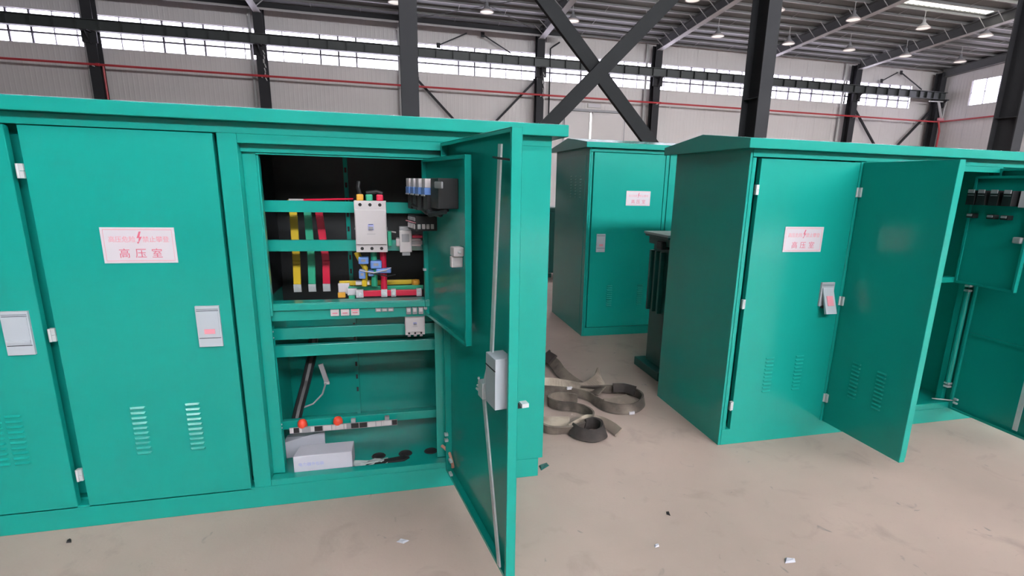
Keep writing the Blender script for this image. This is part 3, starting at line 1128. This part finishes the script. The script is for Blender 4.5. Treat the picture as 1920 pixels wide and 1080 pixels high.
# coloured tails, blue current transformers and phase bars under the breaker
for (x, mt, pts) in ((-.168, YELLOW, [(-.205, 1.325), (-.185, 1.28), (-.165, 1.24), (-.172, 1.15)]), (-.120, LGREEN, [(-.118, 1.335), (-.118, 1.24), (-.122, 1.14)]), (-.070, REDM, [(-.070, 1.335), (-.070, 1.23), (-.072, 1.10)])):
    MB().tube([(lx(a), .20, z) for a, z in pts], .017 if mt is not YELLOW else .015, mt, 10).build('phase_tail', L)
for x, z, w_, h_ in ((-.170, 1.284, .052, .036), (-.107, 1.262, .058, .042), (-.180, 1.210, .034, .046), (-.070, 1.228, .078, .024), (-.135, 1.216, .03, .03)):
    t_ = MB().box(lx(x) - w_ / 2, lx(x) + w_ / 2, .155, .215, z - h_ / 2, z + h_ / 2, BLUE).build('current_transformer', L, bevel=.006)
    MB().box(lx(x) - w_ * .22, lx(x) + w_ * .22, .152, .156, z - h_ * .12, z + h_ * .2, GREYP).build('nameplate', t_)
MB().tube([(lx(-.15), .15, 1.225), (lx(-.10), .14, 1.213), (lx(-.05), .15, 1.20), (lx(-.01), .17, 1.205)], .004, BLACK, 6).tube([(lx(-.19), .15, 1.235), (lx(-.12), .14, 1.222), (lx(-.06), .145, 1.235), (lx(-.03), .16, 1.245)], .003, WHITEP, 6).build('control_lead', L)
MB().box(lx(-.215), lx(-.145), .16, .20, 1.155, 1.172, WHITEP).tube([(lx(-.17), .16, 1.148), (lx(-.17), .16, 1.18)], .014, YELLOW, 8).build('tail_clamp', L)
# bars: yellow at the back, green, then red in front, each with pale joints
m = MB().box(lx(-.31), lx(.11), .28, .30, 1.130, 1.156, YELLOW).box(lx(-.315), lx(-.255), .262, .28, 1.088, 1.146, SIGNW).build('phase_bar', L, bevel=.003)
MB().lathe([(0, .02), (.02, .016), (.024, 0), (.02, -.016), (0, -.02)], ORANGE, 12, (lx(.10), .268, 1.142)).build('bar_cap', m)
MB().box(lx(-.318), lx(-.278), .25, .27, 1.068, 1.098, ORANGE).build('bar_cap', m, bevel=.004)
m = MB().box(lx(-.26), lx(.14), .235, .255, 1.108, 1.132, LGREEN).box(lx(-.265), lx(-.215), .222, .236, 1.086, 1.124, SIGNW).build('phase_bar', L, bevel=.003)
MB().box(lx(-.258), lx(-.226), .205, .225, 1.058, 1.088, LGREEN).build('bar_cap', m)
m = MB().box(lx(-.215), lx(.13), .185, .205, 1.085, 1.117, REDM).build('phase_bar', L, bevel=.003)
for a, c2 in ((-.218, -.180), (-.088, -.056), (-.036, -.010), (.100, .128)):
    q = MB()
    q.box(lx(a), lx(c2), .180, .210, 1.081, 1.123, SIGNW)
    q.tube([(lx((a + c2) / 2), .172, 1.10), (lx((a + c2) / 2), .182, 1.10)], .010, ZINC, 8)
    q.build('bar_joint', m, bevel=.002)
# labelled buttons under the ledge
for x, mt in ((-.342, WHITEP), (-.292, WHITEP), (-.242, PINK)):
    q = MB().box(lx(x), lx(x) + .042, .090, .104, 1.006, 1.040, WHITEP).box(lx(x) + .008, lx(x) + .034, .088, .091, 1.018, 1.023, SIGNR)
    if mt is PINK:
        q.box(lx(x) + .004, lx(x) + .038, .088, .091, 1.030, 1.039, PINK)
    q.build('push_button', L, bevel=.003)
for k in range(3):
    MB().box(lx(-.118) + .032 * k, lx(-.118) + .032 * k + .029, .092, .104, 1.020, 1.041, GREYP).box(lx(-.118) + .032 * k + .005, lx(-.118) + .032 * k + .024, .090, .093, 1.024, 1.034, WHITEP).build('terminal_block', L, bevel=.002)
# lower terminal strip
st = MB().box(lx(-.60), lx(-.03), .150, .19, .338, .352, BLACK).box(lx(-.60), lx(-.03), .146, .151, .338, .372, GREYP)
random.seed(3)
x = -.598
while x < -.05:
    w_ = random.choice((.012, .02, .03, .045))
    st.box(lx(x), lx(x + w_ * .9), .143, .147, .342, .370, random.choice((WHITEP, WHITEP, GREYP, BLACK)))
    x += w_
st = st.build('terminal_strip', L)
for x in (-.535, -.350):
    MB().lathe([(.024, -.022), (.026, -.01), (.024, .006), (.016, .018), (0, .024)], REDI, 14, (lx(x), .165, .388)).build('post_insulator', st, smooth=True)
for x in (-.268, -.085):
    MB().box(lx(x) - .012, lx(x) + .012, .15, .17, .372, .392, GREYP).build('strip_clamp', st)
# heavy black cable, white lead, pale bar
MB().tube([(lx(-.49), .50, .82), (lx(-.50), .46, .70), (lx(-.535), .38, .55), (lx(-.57), .28, .42), (lx(-.585), .24, .35)], .026, BLACK, 10).build('black_cable', L)
MB().bar((lx(-.452), .40, .645), (lx(-.425), .40, .535), .026, .012, GREYP, (0, 1, 0)).box(lx(-.44), lx(-.41), .392, .402, .52, .535, WHITEP).build('link_bar', L)
MB().tube([(lx(-.43), .39, .53), (lx(-.45), .37, .47), (lx(-.50), .34, .425), (lx(-.56), .31, .415)], .005, GREYP, 6).build('white_lead', L)

# ---- outer open door of the left cabinet
A_OUT = R(-80.4)
HX, HY = .268, 2.797
W = .955
# closed it would run from its right-hand hinge towards -x; swung out by 99.6 degrees
dm = door_skin(W, DH, t=.040, side=-1)
door_o = dm.build('open_door', L, bevel=.0025, loc=(lx(HX), ly(HY), DZ0), rotz=A_OUT + math.pi)
# in the door frame: x = -u, inner face at +y
q = MB()
hub = (-.725, .060, .865 - DZ0)
q.bar((-.845, .040, 1.835 - DZ0), (-.800, .052, 1.05 - DZ0), .030, .007, ZINC, (0, 1, 0))
q.bar((-.800, .052, 1.05 - DZ0), (-.728, .060, .87 - DZ0), .030, .007, ZINC, (0, 1, 0))
q.bar((-.722, .060, .86 - DZ0), (-.875, .040, .125 - DZ0), .030, .007, ZINC, (0, 1, 0))
q.build('lock_rod', door_o)
q = MB().box(-.755, -.695, .030, .075, .835 - DZ0, .905 - DZ0, ZINC)
for k in range(4):
    q.tube([(-.695 + .006 * k, .065, .85 - DZ0 + .018 * k), (-.66 - .01 * k, .07, .852 - DZ0 + .018 * k)], .006, ZINC, 6)
q.build('lock_hub', door_o, bevel=.004)
MB().box(-.905, -.795, .003, .075, .85 - DZ0, 1.055 - DZ0, GREYH).box(-.905, -.795, .002, .078, 1.005 - DZ0, 1.01 - DZ0, DARKL).build('lock_box', door_o, bevel=.018)
MB().tube([(-.90, .02, 1.78 - DZ0), (-.87, .058, 1.785 - DZ0), (-.82, .058, 1.79 - DZ0), (-.78, .02, 1.79 - DZ0)], .004, BLACK, 6).build('rod_guide', door_o)
MB().box(-W - .012, -W + .02, -.04, -.012, .872 - DZ0, .888 - DZ0, ZINC).box(-W + .01, -W + .03, -.03, .0, .862 - DZ0, .878 - DZ0, DARKL).build('latch_tongue', door_o)
for z in (.295, .33, .995, 1.68):
    MB().box(-.028, -.006, .030, .048, z - DZ0, z + .014 - DZ0, ZINC).build('hinge_bolt', door_o)
link('handle', HANDLE, door_o, (-.9, -.003, .88 - DZ0))
for zz in (.115, .195):
    MB().box(-.105, -.07, .028, .042, zz - DZ0 + .01, zz + .022 - DZ0, ZINC).build('stay_bolt', door_o)
MB().tube([(lx(.215), .06, .225), (lx(.25), .0, .215), (lx(.262), -.06, .17), (lx(.262), -.08, .16)], .009, BRAID, 8).build('earth_braid', L)

# ---- inner instrument door of the left cabinet
A_IN = R(-77.3)
IW, IH, IZ = .65, .81, 1.0
di = door_skin(IW, IH, t=.028, side=-1).build('instrument_door', L, bevel=.002, loc=(lx(.165), ly(2.895), IZ), rotz=A_IN + math.pi)


def inst(name, u, z, w, h, dep, mt, extra=None, parent=None, y0=.003):
    q = MB().box(-u - w / 2, -u + w / 2, y0, y0 + dep, z - IZ, z + h - IZ, mt)
    return q.build(name, parent or di, bevel=.003)


for k, u in enumerate((.045, .135, .225, .330)):
    q = MB().box(-u - .032, -u + .032, .003, .105, 1.565 - IZ, 1.64 - IZ, BLACK)
    q.box(-u - .030, -u + .030, .003, .115, 1.64 - IZ, 1.672 - IZ, BLUE)
    q.box(-u - .028, -u + .028, .003, .112, 1.672 - IZ, 1.712 - IZ, WHITEP)
    q.box(-u - .030, -u + .030, .112, .117, 1.634 - IZ, 1.641 - IZ, WHITEP)
    q.build('panel_meter', di, bevel=.003)
MB().box(-.50, -.385, .003, .095, 1.585 - IZ, 1.715 - IZ, BLACK).box(-.575, -.475, .095, .105, 1.672 - IZ, 1.70 - IZ, GREYP).build('power_meter', di, bevel=.004)
MB().tube([(-.02, .08, 1.60 - IZ), (-.10, .10, 1.585 - IZ), (-.22, .09, 1.575 - IZ), (-.34, .10, 1.562 - IZ), (-.48, .08, 1.56 - IZ)], .012, BLACK, 8).tube([(-.30, .09, 1.58 - IZ), (-.42, .11, 1.555 - IZ), (-.52, .07, 1.575 - IZ)], .010, BLACK, 8).build('wire_loom', di)
q = MB().box(-.175, -.025, .003, .11, 1.462 - IZ, 1.535 - IZ, BLACK)
for k in range(4):
    q.box(-.165 + .034 * k, -.142 + .034 * k, .11, .116, 1.472 - IZ, 1.496 - IZ, WHITEP)
    q.box(-.165 + .034 * k, -.138 + .034 * k, .108, .114, 1.510 - IZ, 1.527 - IZ, GREYP)
    q.box(-.178, -.172, .02 + .022 * k, .036 + .022 * k, 1.472 - IZ, 1.496 - IZ, WHITEP)
q.box(-.18, .0, .11, .117, 1.500 - IZ, 1.505 - IZ, PINK)
q.build('selector_switch', di, bevel=.002)
MB().box(-.565, -.51, .003, .05, 1.385 - IZ, 1.425 - IZ, WHITEP).box(-.55, -.52, .003, .055, 1.335 - IZ, 1.385 - IZ, WHITEP).box(-.58, -.565, .02, .035, 1.40 - IZ, 1.41 - IZ, ZINC).build('quarter_turn_lock', di, bevel=.005)
for z in (1.03, 1.24, 1.6):
    MB().box(-.02, -.004, .02, .034, z - IZ, z + .012 - IZ, ZINC).build('hinge_bolt', di)

# ---- right cabinet
RX0, RY = 2.08, 2.925
Rc = thing('substation_cabinet', 'green cabinet on the right with two leaves standing open and a dark left side', 'cabinet', (RX0, RY, 0))
RW = 3.25
roof_prism(-.058, RW + .06, D + .04).build('roof', Rc, bevel=.004)
MB().box(.013, RW, .0, D, 0, .112, GREEN).build('plinth', Rc, bevel=.003)


def rx(x):
    return x - RX0


b = MB()
b.box(-.003, .012, .004, D + .01, .0, 1.938, GREEN)
b.box(RW - .012, RW, .02, D, .118, 1.938, GREEN)
b.box(0, RW, D - .012, D, .118, 1.938, GREEN)
b.box(0, RW, .06, D, 1.92, 1.938, GREEN)
b.box(0, RW, .06, D, .112, .130, GREEN)
b.box(rx(2.896), rx(2.908), .06, D, .13, 1.92, GREEN)
b.box(rx(4.19), rx(4.202), .06, D, .13, 1.92, GREEN)
b.box(.02, rx(2.89), .085, .09, .14, 1.91, GREEN)
b.build('carcass', Rc)
m = MB()
m.box(.013, .040, 0, .05, .113, 1.889, GREEN)
m.box(rx(2.888), rx(2.925), 0, .06, .112, 1.889, GREEN)
m.box(rx(4.085), rx(4.20), .0, .05, .112, 1.889, GREEN)
m.box(rx(4.96), RW, 0, .05, .112, 1.889, GREEN)
m.box(.013, RW, 0, .05, 1.893, 1.938, GREEN)
m.box(rx(2.925), rx(4.09), 0, .05, 1.855, 1.893, GREEN)
m.box(rx(2.925), rx(4.09), 0, .05, .112, .158, GREEN)
m.build('face_frame', Rc, bevel=.003)
closed_door(Rc, rx(2.155), .728, sign=.228, handle=.562, louv=(.212, .448), hmesh=HANDLE3, signz=1.318, handlez=.915)
closed_door(Rc, rx(4.215), .735, sign=.22, handle=.60, louv=(.2, .44), hinges='R')
# left open leaf: hinge at its left edge, seen from outside
d2 = door_skin(.612, DH, t=.042, side=1).build('open_door', Rc, bevel=.0025, loc=(rx(2.905), -.004, DZ0), rotz=R(-89.3))
for k in range(10):
    for xx in (.17, .36):
        link('louvre', LOUV, d2, (xx, -.0008, .365 + k * .0262 - DZ0))
q = MB().box(.575, .600, .042, .060, .02, DH - .02, GREEN)
q.build('closing_strip', d2)
for z in (1.70, .985, .285):
    MB().box(-.022, .02, -.012, .008, z - .03 - DZ0, z + .03 - DZ0, ZINC).tube([(-.006, -.014, z - .03 - DZ0), (-.006, -.014, z + .03 - DZ0)], .006, ZINC, 8).build('hinge', d2)
# right open leaf: hinge at its right edge, inner side in view
d3 = door_skin(.612, DH, t=.040, side=-1).build('open_door', Rc, bevel=.0025, loc=(rx(4.100), -.002, DZ0), rotz=R(-92 + 180))
MB().bar((-.48, .045, 1.80 - DZ0), (-.48, .045, .15 - DZ0), .030, .007, ZINC, (0, 1, 0)).build('lock_rod', d3)
MB().box(-.55, -.45, .003, .07, .86 - DZ0, 1.05 - DZ0, GREYH).build('lock_box', d3, bevel=.015)
MB().box(-.59, -.017, .003, .012, .695 - DZ0, .715 - DZ0, GREEN).build('door_stiffener', d3)
for z in (.19, .16):
    MB().box(-.06, -.03, .03, .044, z - DZ0, z + .012 - DZ0, ZINC).build('stay_bolt', d3)
# bay fittings
m = MB().box(rx(2.925), rx(4.05), .075, .13, 1.075, 1.115, GREEN).build('shelf_ledge', Rc, bevel=.002)
m = MB().box(rx(4.045), rx(4.085), .055, .10, .158, 1.855, GREEN).build('bay_lip', Rc, bevel=.002)
MB().tube([(rx(4.055), .035, .30), (rx(4.055), .035, 1.02)], .019, GREEN, 12).build('door_post', Rc)
for z in (.275, .30, 1.02, 1.055):
    MB().box(rx(4.035), rx(4.075), .015, .05, z - .007, z + .007, ZINC).build('post_clip', Rc)
MB().bar((rx(3.95), .05, .175), (rx(4.08), -.03, .178), .008, .006, WHITEP).build('white_lead', Rc)
di2 = door_skin(.41, .755, t=.03, side=-1).build('instrument_door', Rc, bevel=.002, loc=(rx(3.985), .075, 1.077), rotz=R(-91 + 180))
IZ2 = 1.077
for k, u in enumerate((.03, .10, .185, .27)):
    MB().box(-u - .03, -u + .03, .003, .075, 1.635 - IZ2, 1.735 - IZ2, BLACK).box(-u - .022, -u + .022, .075, .082, 1.715 - IZ2, 1.74 - IZ2, GREYP).box(-u - .022, -u + .022, .07, .08, 1.700 - IZ2, 1.704 - IZ2, GREYP).build('panel_meter', di2, bevel=.002)
MB().box(-.385, -.315, .003, .03, 1.63 - IZ2, 1.735 - IZ2, SIGNW).build('meter_card', di2, bevel=.002)
for u in (.03, .17, .26):
    MB().box(-u - .025, -u + .025, .003, .05, 1.545 - IZ2, 1.575 - IZ2, BLACK).box(-u - .018, -u + .018, .05, .056, 1.556 - IZ2, 1.572 - IZ2, GREYP).build('indicator_block', di2, bevel=.002)
MB().box(-.39, -.34, .003, .05, 1.40 - IZ2, 1.44 - IZ2, GREYP).build('quarter_turn_lock', di2, bevel=.006)
m = MB().box(rx(3.06), rx(3.95), .30, .303, 1.30, 1.36, GREEN).build('mounting_rail', Rc)

# ---- back cabinet
BX0, BY = 2.045, 5.66
Bc = thing('substation_cabinet', 'green cabinet standing at the back between the two front ones, with side louvres', 'cabinet', (BX0, BY, 0))
BW, BD = 3.3, 1.24
roof_prism(-.06, BW + .06, BD, 2.095, 2.15, 2.232, .05).build('roof', Bc, bevel=.004)
MB().box(.013, BW, .0, BD, 0, .098, GREEN).build('plinth', Bc, bevel=.003)
b = MB()
b.box(-.003, .012, .004, BD + .004, .0, 2.095, GREEN)
b.box(BW - .012, BW, .02, BD, .098, 2.095, GREEN)
b.box(0, BW, BD - .012, BD, .098, 2.095, GREEN)
b.box(0, BW, .06, BD, 2.07, 2.095, GREEN)
b.box(.012, BW - .012, .045, .055, .1, 2.07, GREEN)
b.build('carcass', Bc)
m = MB().box(.013, .035, 0, .05, .098, 2.052, GREEN).box(.013, BW, 0, .05, 2.055, 2.095, GREEN).box(.90, .94, 0, .05, .098, 2.052, GREEN).box(1.85, BW, 0, .05, .098, 2.052, GREEN)
m.build('face_frame', Bc, bevel=.003)
for x0 in (.052, .95):
    d = door_skin(.84, 1.945).build('door', Bc, bevel=.0025, loc=(x0, 0, .104))
    link('warning_sign', SIGN, d, (.394, -.002, 1.493 - .104))
    link('handle', HANDLE, d, (.068, -.003, .978 - .104), bevel=.002)
    for xx in (.225, .605):
        for k in range(10):
            link('louvre', LOUV, d, (xx, -.0008, .352 + k * .0255 - .104))
sp = MB().box(-.007, -.003, .10, BD - .10, .12, 2.02, GREEN).build('side_panel', Bc, bevel=.001)
for c in range(3):
    for k in range(8):
        o = link('louvre', LOUV, sp, (-.0065, .62 - .17 * c + .0, 1.56 + k * .033), rotz=-math.pi / 2)

# ---- transformer behind the right cabinet
T = thing('oil_transformer', 'dark green transformer tank with pale top plate, half hidden behind the right cabinet', 'transformer', (2.25, 4.15, 0))
MB().box(.06, .95, .03, .40, .08, 1.20, DGREEN).build('tank', T, bevel=.008)
MB().box(-.02, .98, .0, .46, 1.285, 1.305, BACKP).box(-.01, .97, .01, .45, 1.265, 1.285, DGREEN).build('top_plate', T, bevel=.003)
MB().box(.02, .96, .02, .42, 1.20, 1.265, DGREEN).build('tank_neck', T)
MB().box(.015, .06, .16, .19, .58, 1.14, DGREEN).build('radiator_fin', T, bevel=.006)
MB().box(.015, .06, .26, .29, .58, 1.14, DGREEN).build('radiator_fin', T, bevel=.006)
MB().box(.015, .06, .36, .39, .58, 1.14, DGREEN).build('radiator_fin', T, bevel=.006)
MB().box(-.02, .07, .10, .20, 1.17, 1.24, BLACK).build('lifting_lug', T, bevel=.01)
MB().box(-.02, .10, -.02, .48, 0, .08, DGREEN).build('skid_rail', T, bevel=.006)
MB().box(.85, .97, -.02, .48, 0, .08, DGREEN).build('skid_rail', T, bevel=.006)

# a second transformer far behind, seen in the slit beside the back cabinet
T2 = thing('oil_transformer', 'far dark transformer with pale top, glimpsed in the slit left of the back cabinet', 'transformer', (2.70, 9.6, 0))
for ch in [c_ for c_ in T.children]:
    c_ = ch.copy()
    COL.objects.link(c_)
    c_.parent = T2

# ------------------------------------------------------------------ cartons and scraps in the open bay
BZ = .131
q = MB()
p = [(-.580, 2.868), (-.278, 2.868), (-.274, 3.000), (-.562, 3.000)]
q.poly([(x, y_, BZ) for x, y_ in p] + [(x, y_, BZ + .107) for x, y_ in p], [(3, 2, 1, 0), (4, 5, 6, 7), (0, 1, 5, 4), (1, 2, 6, 5), (2, 3, 7, 6), (3, 0, 4, 7)], CARD)
q.v = [(x + .43, y_ - 2.97, z - BZ) for x, y_, z in q.v]
o = thing('carton', 'flat white carton lying at the front of the open cabinet bay', 'box', (-.43, 2.97, BZ))
q.build('box', o, bevel=.004)
MB().text('电力器件包装', .022, (-.06, -.1025, .055), BLUEI, sx=1.0).build('blue_print', o)
o = thing('carton', 'tilted greyish carton leaning behind the flat white one in the bay', 'box', (-.56, 3.125, BZ), R(6))
MB().poly([(-.10, -.05, 0), (.11, -.04, 0), (.11, .07, 0), (-.10, .06, 0), (-.105, -.05, .100), (.115, -.04, .138), (.10, .06, .135), (-.095, .05, .098)],
          [(3, 2, 1, 0), (4, 5, 6, 7), (0, 1, 5, 4), (1, 2, 6, 5), (2, 3, 7, 6), (3, 0, 4, 7)], FLYER).build('box', o, bevel=.003)
o = thing('plastic_film', 'crumpled clear film beside the white carton on the bay floor', 'packaging', (-.19, 2.90, BZ))
pts, fc = [], []
random.seed(11)
for i in range(9):
    for j in range(5):
        pts.append((-.10 + .025 * i + random.uniform(-.006, .006), -.035 + .018 * j + random.uniform(-.004, .004), .004 + random.random() * .014))
for i in range(8):
    for j in range(4):
        a = i * 5 + j
        fc.append((a, a + 5, a + 6, a + 1))
MB().poly(pts, fc, FILM).build('film', o)
for (x, y_, w_, d_, lb, rz) in ((-.165, 2.875, .11, .035, 'small black rubber scrap nearest the white carton on the bay floor', .1), (-.05, 2.912, .17, .05, 'larger black rubber scrap on the bay floor below the cable holes', .15)):
    o = thing('rubber_scrap', lb, 'scrap', (x, y_, BZ), rz)
    MB().prism([(-w_ / 2, -d_ / 2), (w_ / 2 * .6, -d_ / 2), (w_ / 2, 0), (w_ / 3, d_ / 2), (-w_ / 2 * .7, d_ / 2 * .8)], .001, .014, RUBBER, 'z').build('scrap', o, bevel=.003)


# ------------------------------------------------------------------ lifting slings on the floor
def catmull(P, n=8):
    out = []
    for i in range(len(P) - 1):
        p0, p1, p2, p3 = (P[max(i - 1, 0)], P[i], P[i + 1], P[min(i + 2, len(P) - 1)])
        for k in range(n):
            t = k / n
            out.append([.5 * (2 * b_ + (c_ - a_) * t + (2 * a_ - 5 * b_ + 4 * c_ - d_) * t * t + (-a_ + 3 * b_ - 3 * c_ + d_) * t ** 3) for a_, b_, c_, d_ in zip(p0, p1, p2, p3)])
    out.append(list(P[-1]))
    return out


def ribbon(P, w, t, m, org):
    """P: x, y, z-offset, tilt (0 flat .. 1 on edge)."""
    C = catmull(P)
    mb = MB()
    pts = []
    for i, (x, y_, z, ti) in enumerate(C):
        a, b_ = C[max(i - 1, 0)], C[min(i + 1, len(C) - 1)]
        d = Vector((b_[0] - a[0], b_[1] - a[1], 0)).normalized()
        nrm = Vector((-d.y, d.x, 0))
        ang = min(max(ti, 0), 1) * math.pi / 2
        wd = nrm * math.cos(ang) + Vector((0, 0, 1)) * math.sin(ang)
        th = d.cross(wd)
        c = Vector((x - org[0], y_ - org[1], z + w / 2 * math.sin(ang) + t / 2 + .001))
        for sw, st_ in ((-1, -1), (1, -1), (1, 1), (-1, 1)):
            pts.append(c + wd * sw * w / 2 + th * st_ * t / 2)
    n = len(C)
    f = []
    for i in range(n - 1):
        for k in range(4):
            f.append((i * 4 + k, i * 4 + (k + 1) % 4, i * 4 + 4 + (k + 1) % 4, i * 4 + 4 + k))
    f += [(3, 2, 1, 0), tuple((n - 1) * 4 + k for k in range(4))]
    mb.poly(pts, f, m)
    return mb


org = (1.5, 3.8)
s1 = thing('lifting_sling', 'worn beige webbing sling at the back, with a dark end and a wide loop', 'sling', (org[0], org[1], 0))
ribbon([(1.38, 4.80, .0, .35), (1.41, 4.62, .02, .45), (1.41, 4.40, .01, .4), (1.45, 4.20, .0, .3), (1.53, 4.02, .0, .2), (1.60, 3.88, .02, .35)], .10, .014, WEBS, org).build('strap', s1, fix=True)
ribbon([(1.40, 4.88, .02, .5), (1.375, 4.80, .03, .5), (1.40, 4.64, .035, .5)], .11, .022, WEBD, org).build('end_eye', s1, fix=True)
ribbon([(1.06, 4.13, .0, .7), (1.20, 4.10, .0, .6), (1.36, 4.04, .02, .3), (1.50, 4.00, .03, .15), (1.64, 4.06, .03, .4), (1.70, 4.20, .02, .8)], .12, .014, WEB, org).build('strap', s1, fix=True)
ribbon([(1.03, 4.06, .0, 1), (1.30, 3.96, .0, 1), (1.45, 3.84, .0, 1), (1.49, 3.70, .0, .95), (1.53, 3.60, .0, .9), (1.62, 3.53, .0, .85), (1.74, 3.53, .0, .8), (1.86, 3.64, .0, .85), (1.89, 3.76, .0, .9), (1.83, 3.88, .0, .95), (1.70, 3.93, .0, .9), (1.56, 3.96, .01, .6), (1.46, 4.00, .02, .4)], .075, .014, WEBS, org).build('loop', s1, fix=True)
ribbon([(1.56, 3.655, .012, .1), (1.66, 3.665, .012, .1), (1.81, 3.72, .012, .1)], .17, .010, WEB, org).build('strap', s1, fix=True)
ribbon([(1.70, 3.885, .03, .75), (1.79, 3.865, .03, .75), (1.855, 3.79, .03, .75)], .075, .018, WEBD, org).build('wear_patch', s1, fix=True)
for (x, y_, z) in ((1.70, 3.505, .02), (1.335, 3.93, .085)):
    MB().box(x - org[0] - .022, x - org[0] + .022, y_ - org[1] - .008, y_ - org[1] + .008, z - .014, z + .008, SIGNW).build('paper_tag', s1)
org = (1.15, 3.4)
s2 = thing('lifting_sling', 'beige webbing sling in front, snaking to a dark eye loop nearest the camera', 'sling', (org[0], org[1], 0))
ribbon([(1.36, 3.80, .0, .95), (1.26, 3.86, .0, .95), (1.17, 3.86, .0, 1), (1.12, 3.78, .0, 1), (1.17, 3.69, .0, 1), (1.26, 3.65, .0, 1), (1.34, 3.58, .0, 1), (1.37, 3.48, .0, 1), (1.33, 3.38, .0, .95), (1.23, 3.31, .0, .8), (1.10, 3.28, .0, .7), (.98, 3.31, .0, .8), (.92, 3.45, .0, .9), (.95, 3.60, .0, 1)], .072, .014, WEBS, org).build('strap', s2, fix=True)
ribbon([(.90, 3.47, .012, .1), (1.03, 3.43, .012, .1), (1.17, 3.40, .012, .1)], .15, .010, WEB, org).build('strap', s2, fix=True)
ribbon([(1.13, 3.29, .0, .7), (1.21, 3.35, .0, .8), (1.30, 3.41, .0, .85), (1.39, 3.36, .0, .8), (1.44, 3.27, .0, .6), (1.46, 3.19, .0, .4)], .07, .014, WEB, org).build('strap', s2, fix=True)
ribbon([(1.14, 3.28, .0, .7), (1.18, 3.19, .0, .6), (1.26, 3.145, .0, .55), (1.34, 3.18, .0, .65), (1.365, 3.265, .0, .85), (1.32, 3.325, .0, .95), (1.25, 3.31, .0, .9)], .085, .018, WEBD, org).build('eye_loop', s2, fix=True)

# ------------------------------------------------------------------ floor litter
for i, (x, y_, s_, mt, lb) in enumerate(((1.748, 1.817, .035, FLYER, 'small white paper scrap alone on the floor at lower right'),
                                          (.835, 2.90, .05, DGREEN, 'small green scrap on the floor beside the left cabinet corner'),
                                          (1.36, 2.28, .02, RUBBER, 'tiny dark chip on the open floor right of the open door'),
                                          (-1.55, 2.69, .02, RUBBER, 'tiny dark chip on the floor before the left cabinet'),
                                          (-.02, 2.35, .03, FLYER, 'pale scuffed paper bit on the floor left of the open door'),
                                          (1.18, 2.05, .018, FLYER, 'tiny pale chip on the floor at lower middle right'))):
    o = thing('floor_scrap', lb, 'scrap', (x, y_, 0), i * .7)
    MB().poly([(-s_, -s_ * .4, .001), (s_ * .6, -s_ * .5, .001), (s_, s_ * .2, .001), (-s_ * .3, s_ * .5, .001), (-s_ * .7, -.2 * s_, .008), (s_ * .4, -s_ * .3, .011), (s_ * .6, s_ * .1, .006), (-s_ * .2, s_ * .3, .010)],
              [(3, 2, 1, 0), (4, 5, 6, 7), (0, 1, 5, 4), (1, 2, 6, 5), (2, 3, 7, 6), (3, 0, 4, 7)], mt).build('scrap', o)

portal(((FX0 + FX1) / 2, YF - .3, (FZ0 + FZ1) / 2), (R(90), 0, 0), FX1 - FX0, FZ1 - FZ0)
portal(((RIDGE[0] + RIDGE[1]) / 2, -3.2, roof_z(-3.2) + .5), (R(-3.7), 0, 0), RIDGE[1] - RIDGE[0], .35)
portal(((FILL_STRIP[0] + FILL_STRIP[1]) / 2, 12.85, roof_z(12.85) + .5), (R(-3.7), 0, 0), FILL_STRIP[1] - FILL_STRIP[0], .6)
portal(((COLX[0] + WX1) / 2, YW + .25, (WZ0 + WZ1) / 2), (R(-90), 0, 0), WX1 - COLX[0], WZ1 - WZ0)
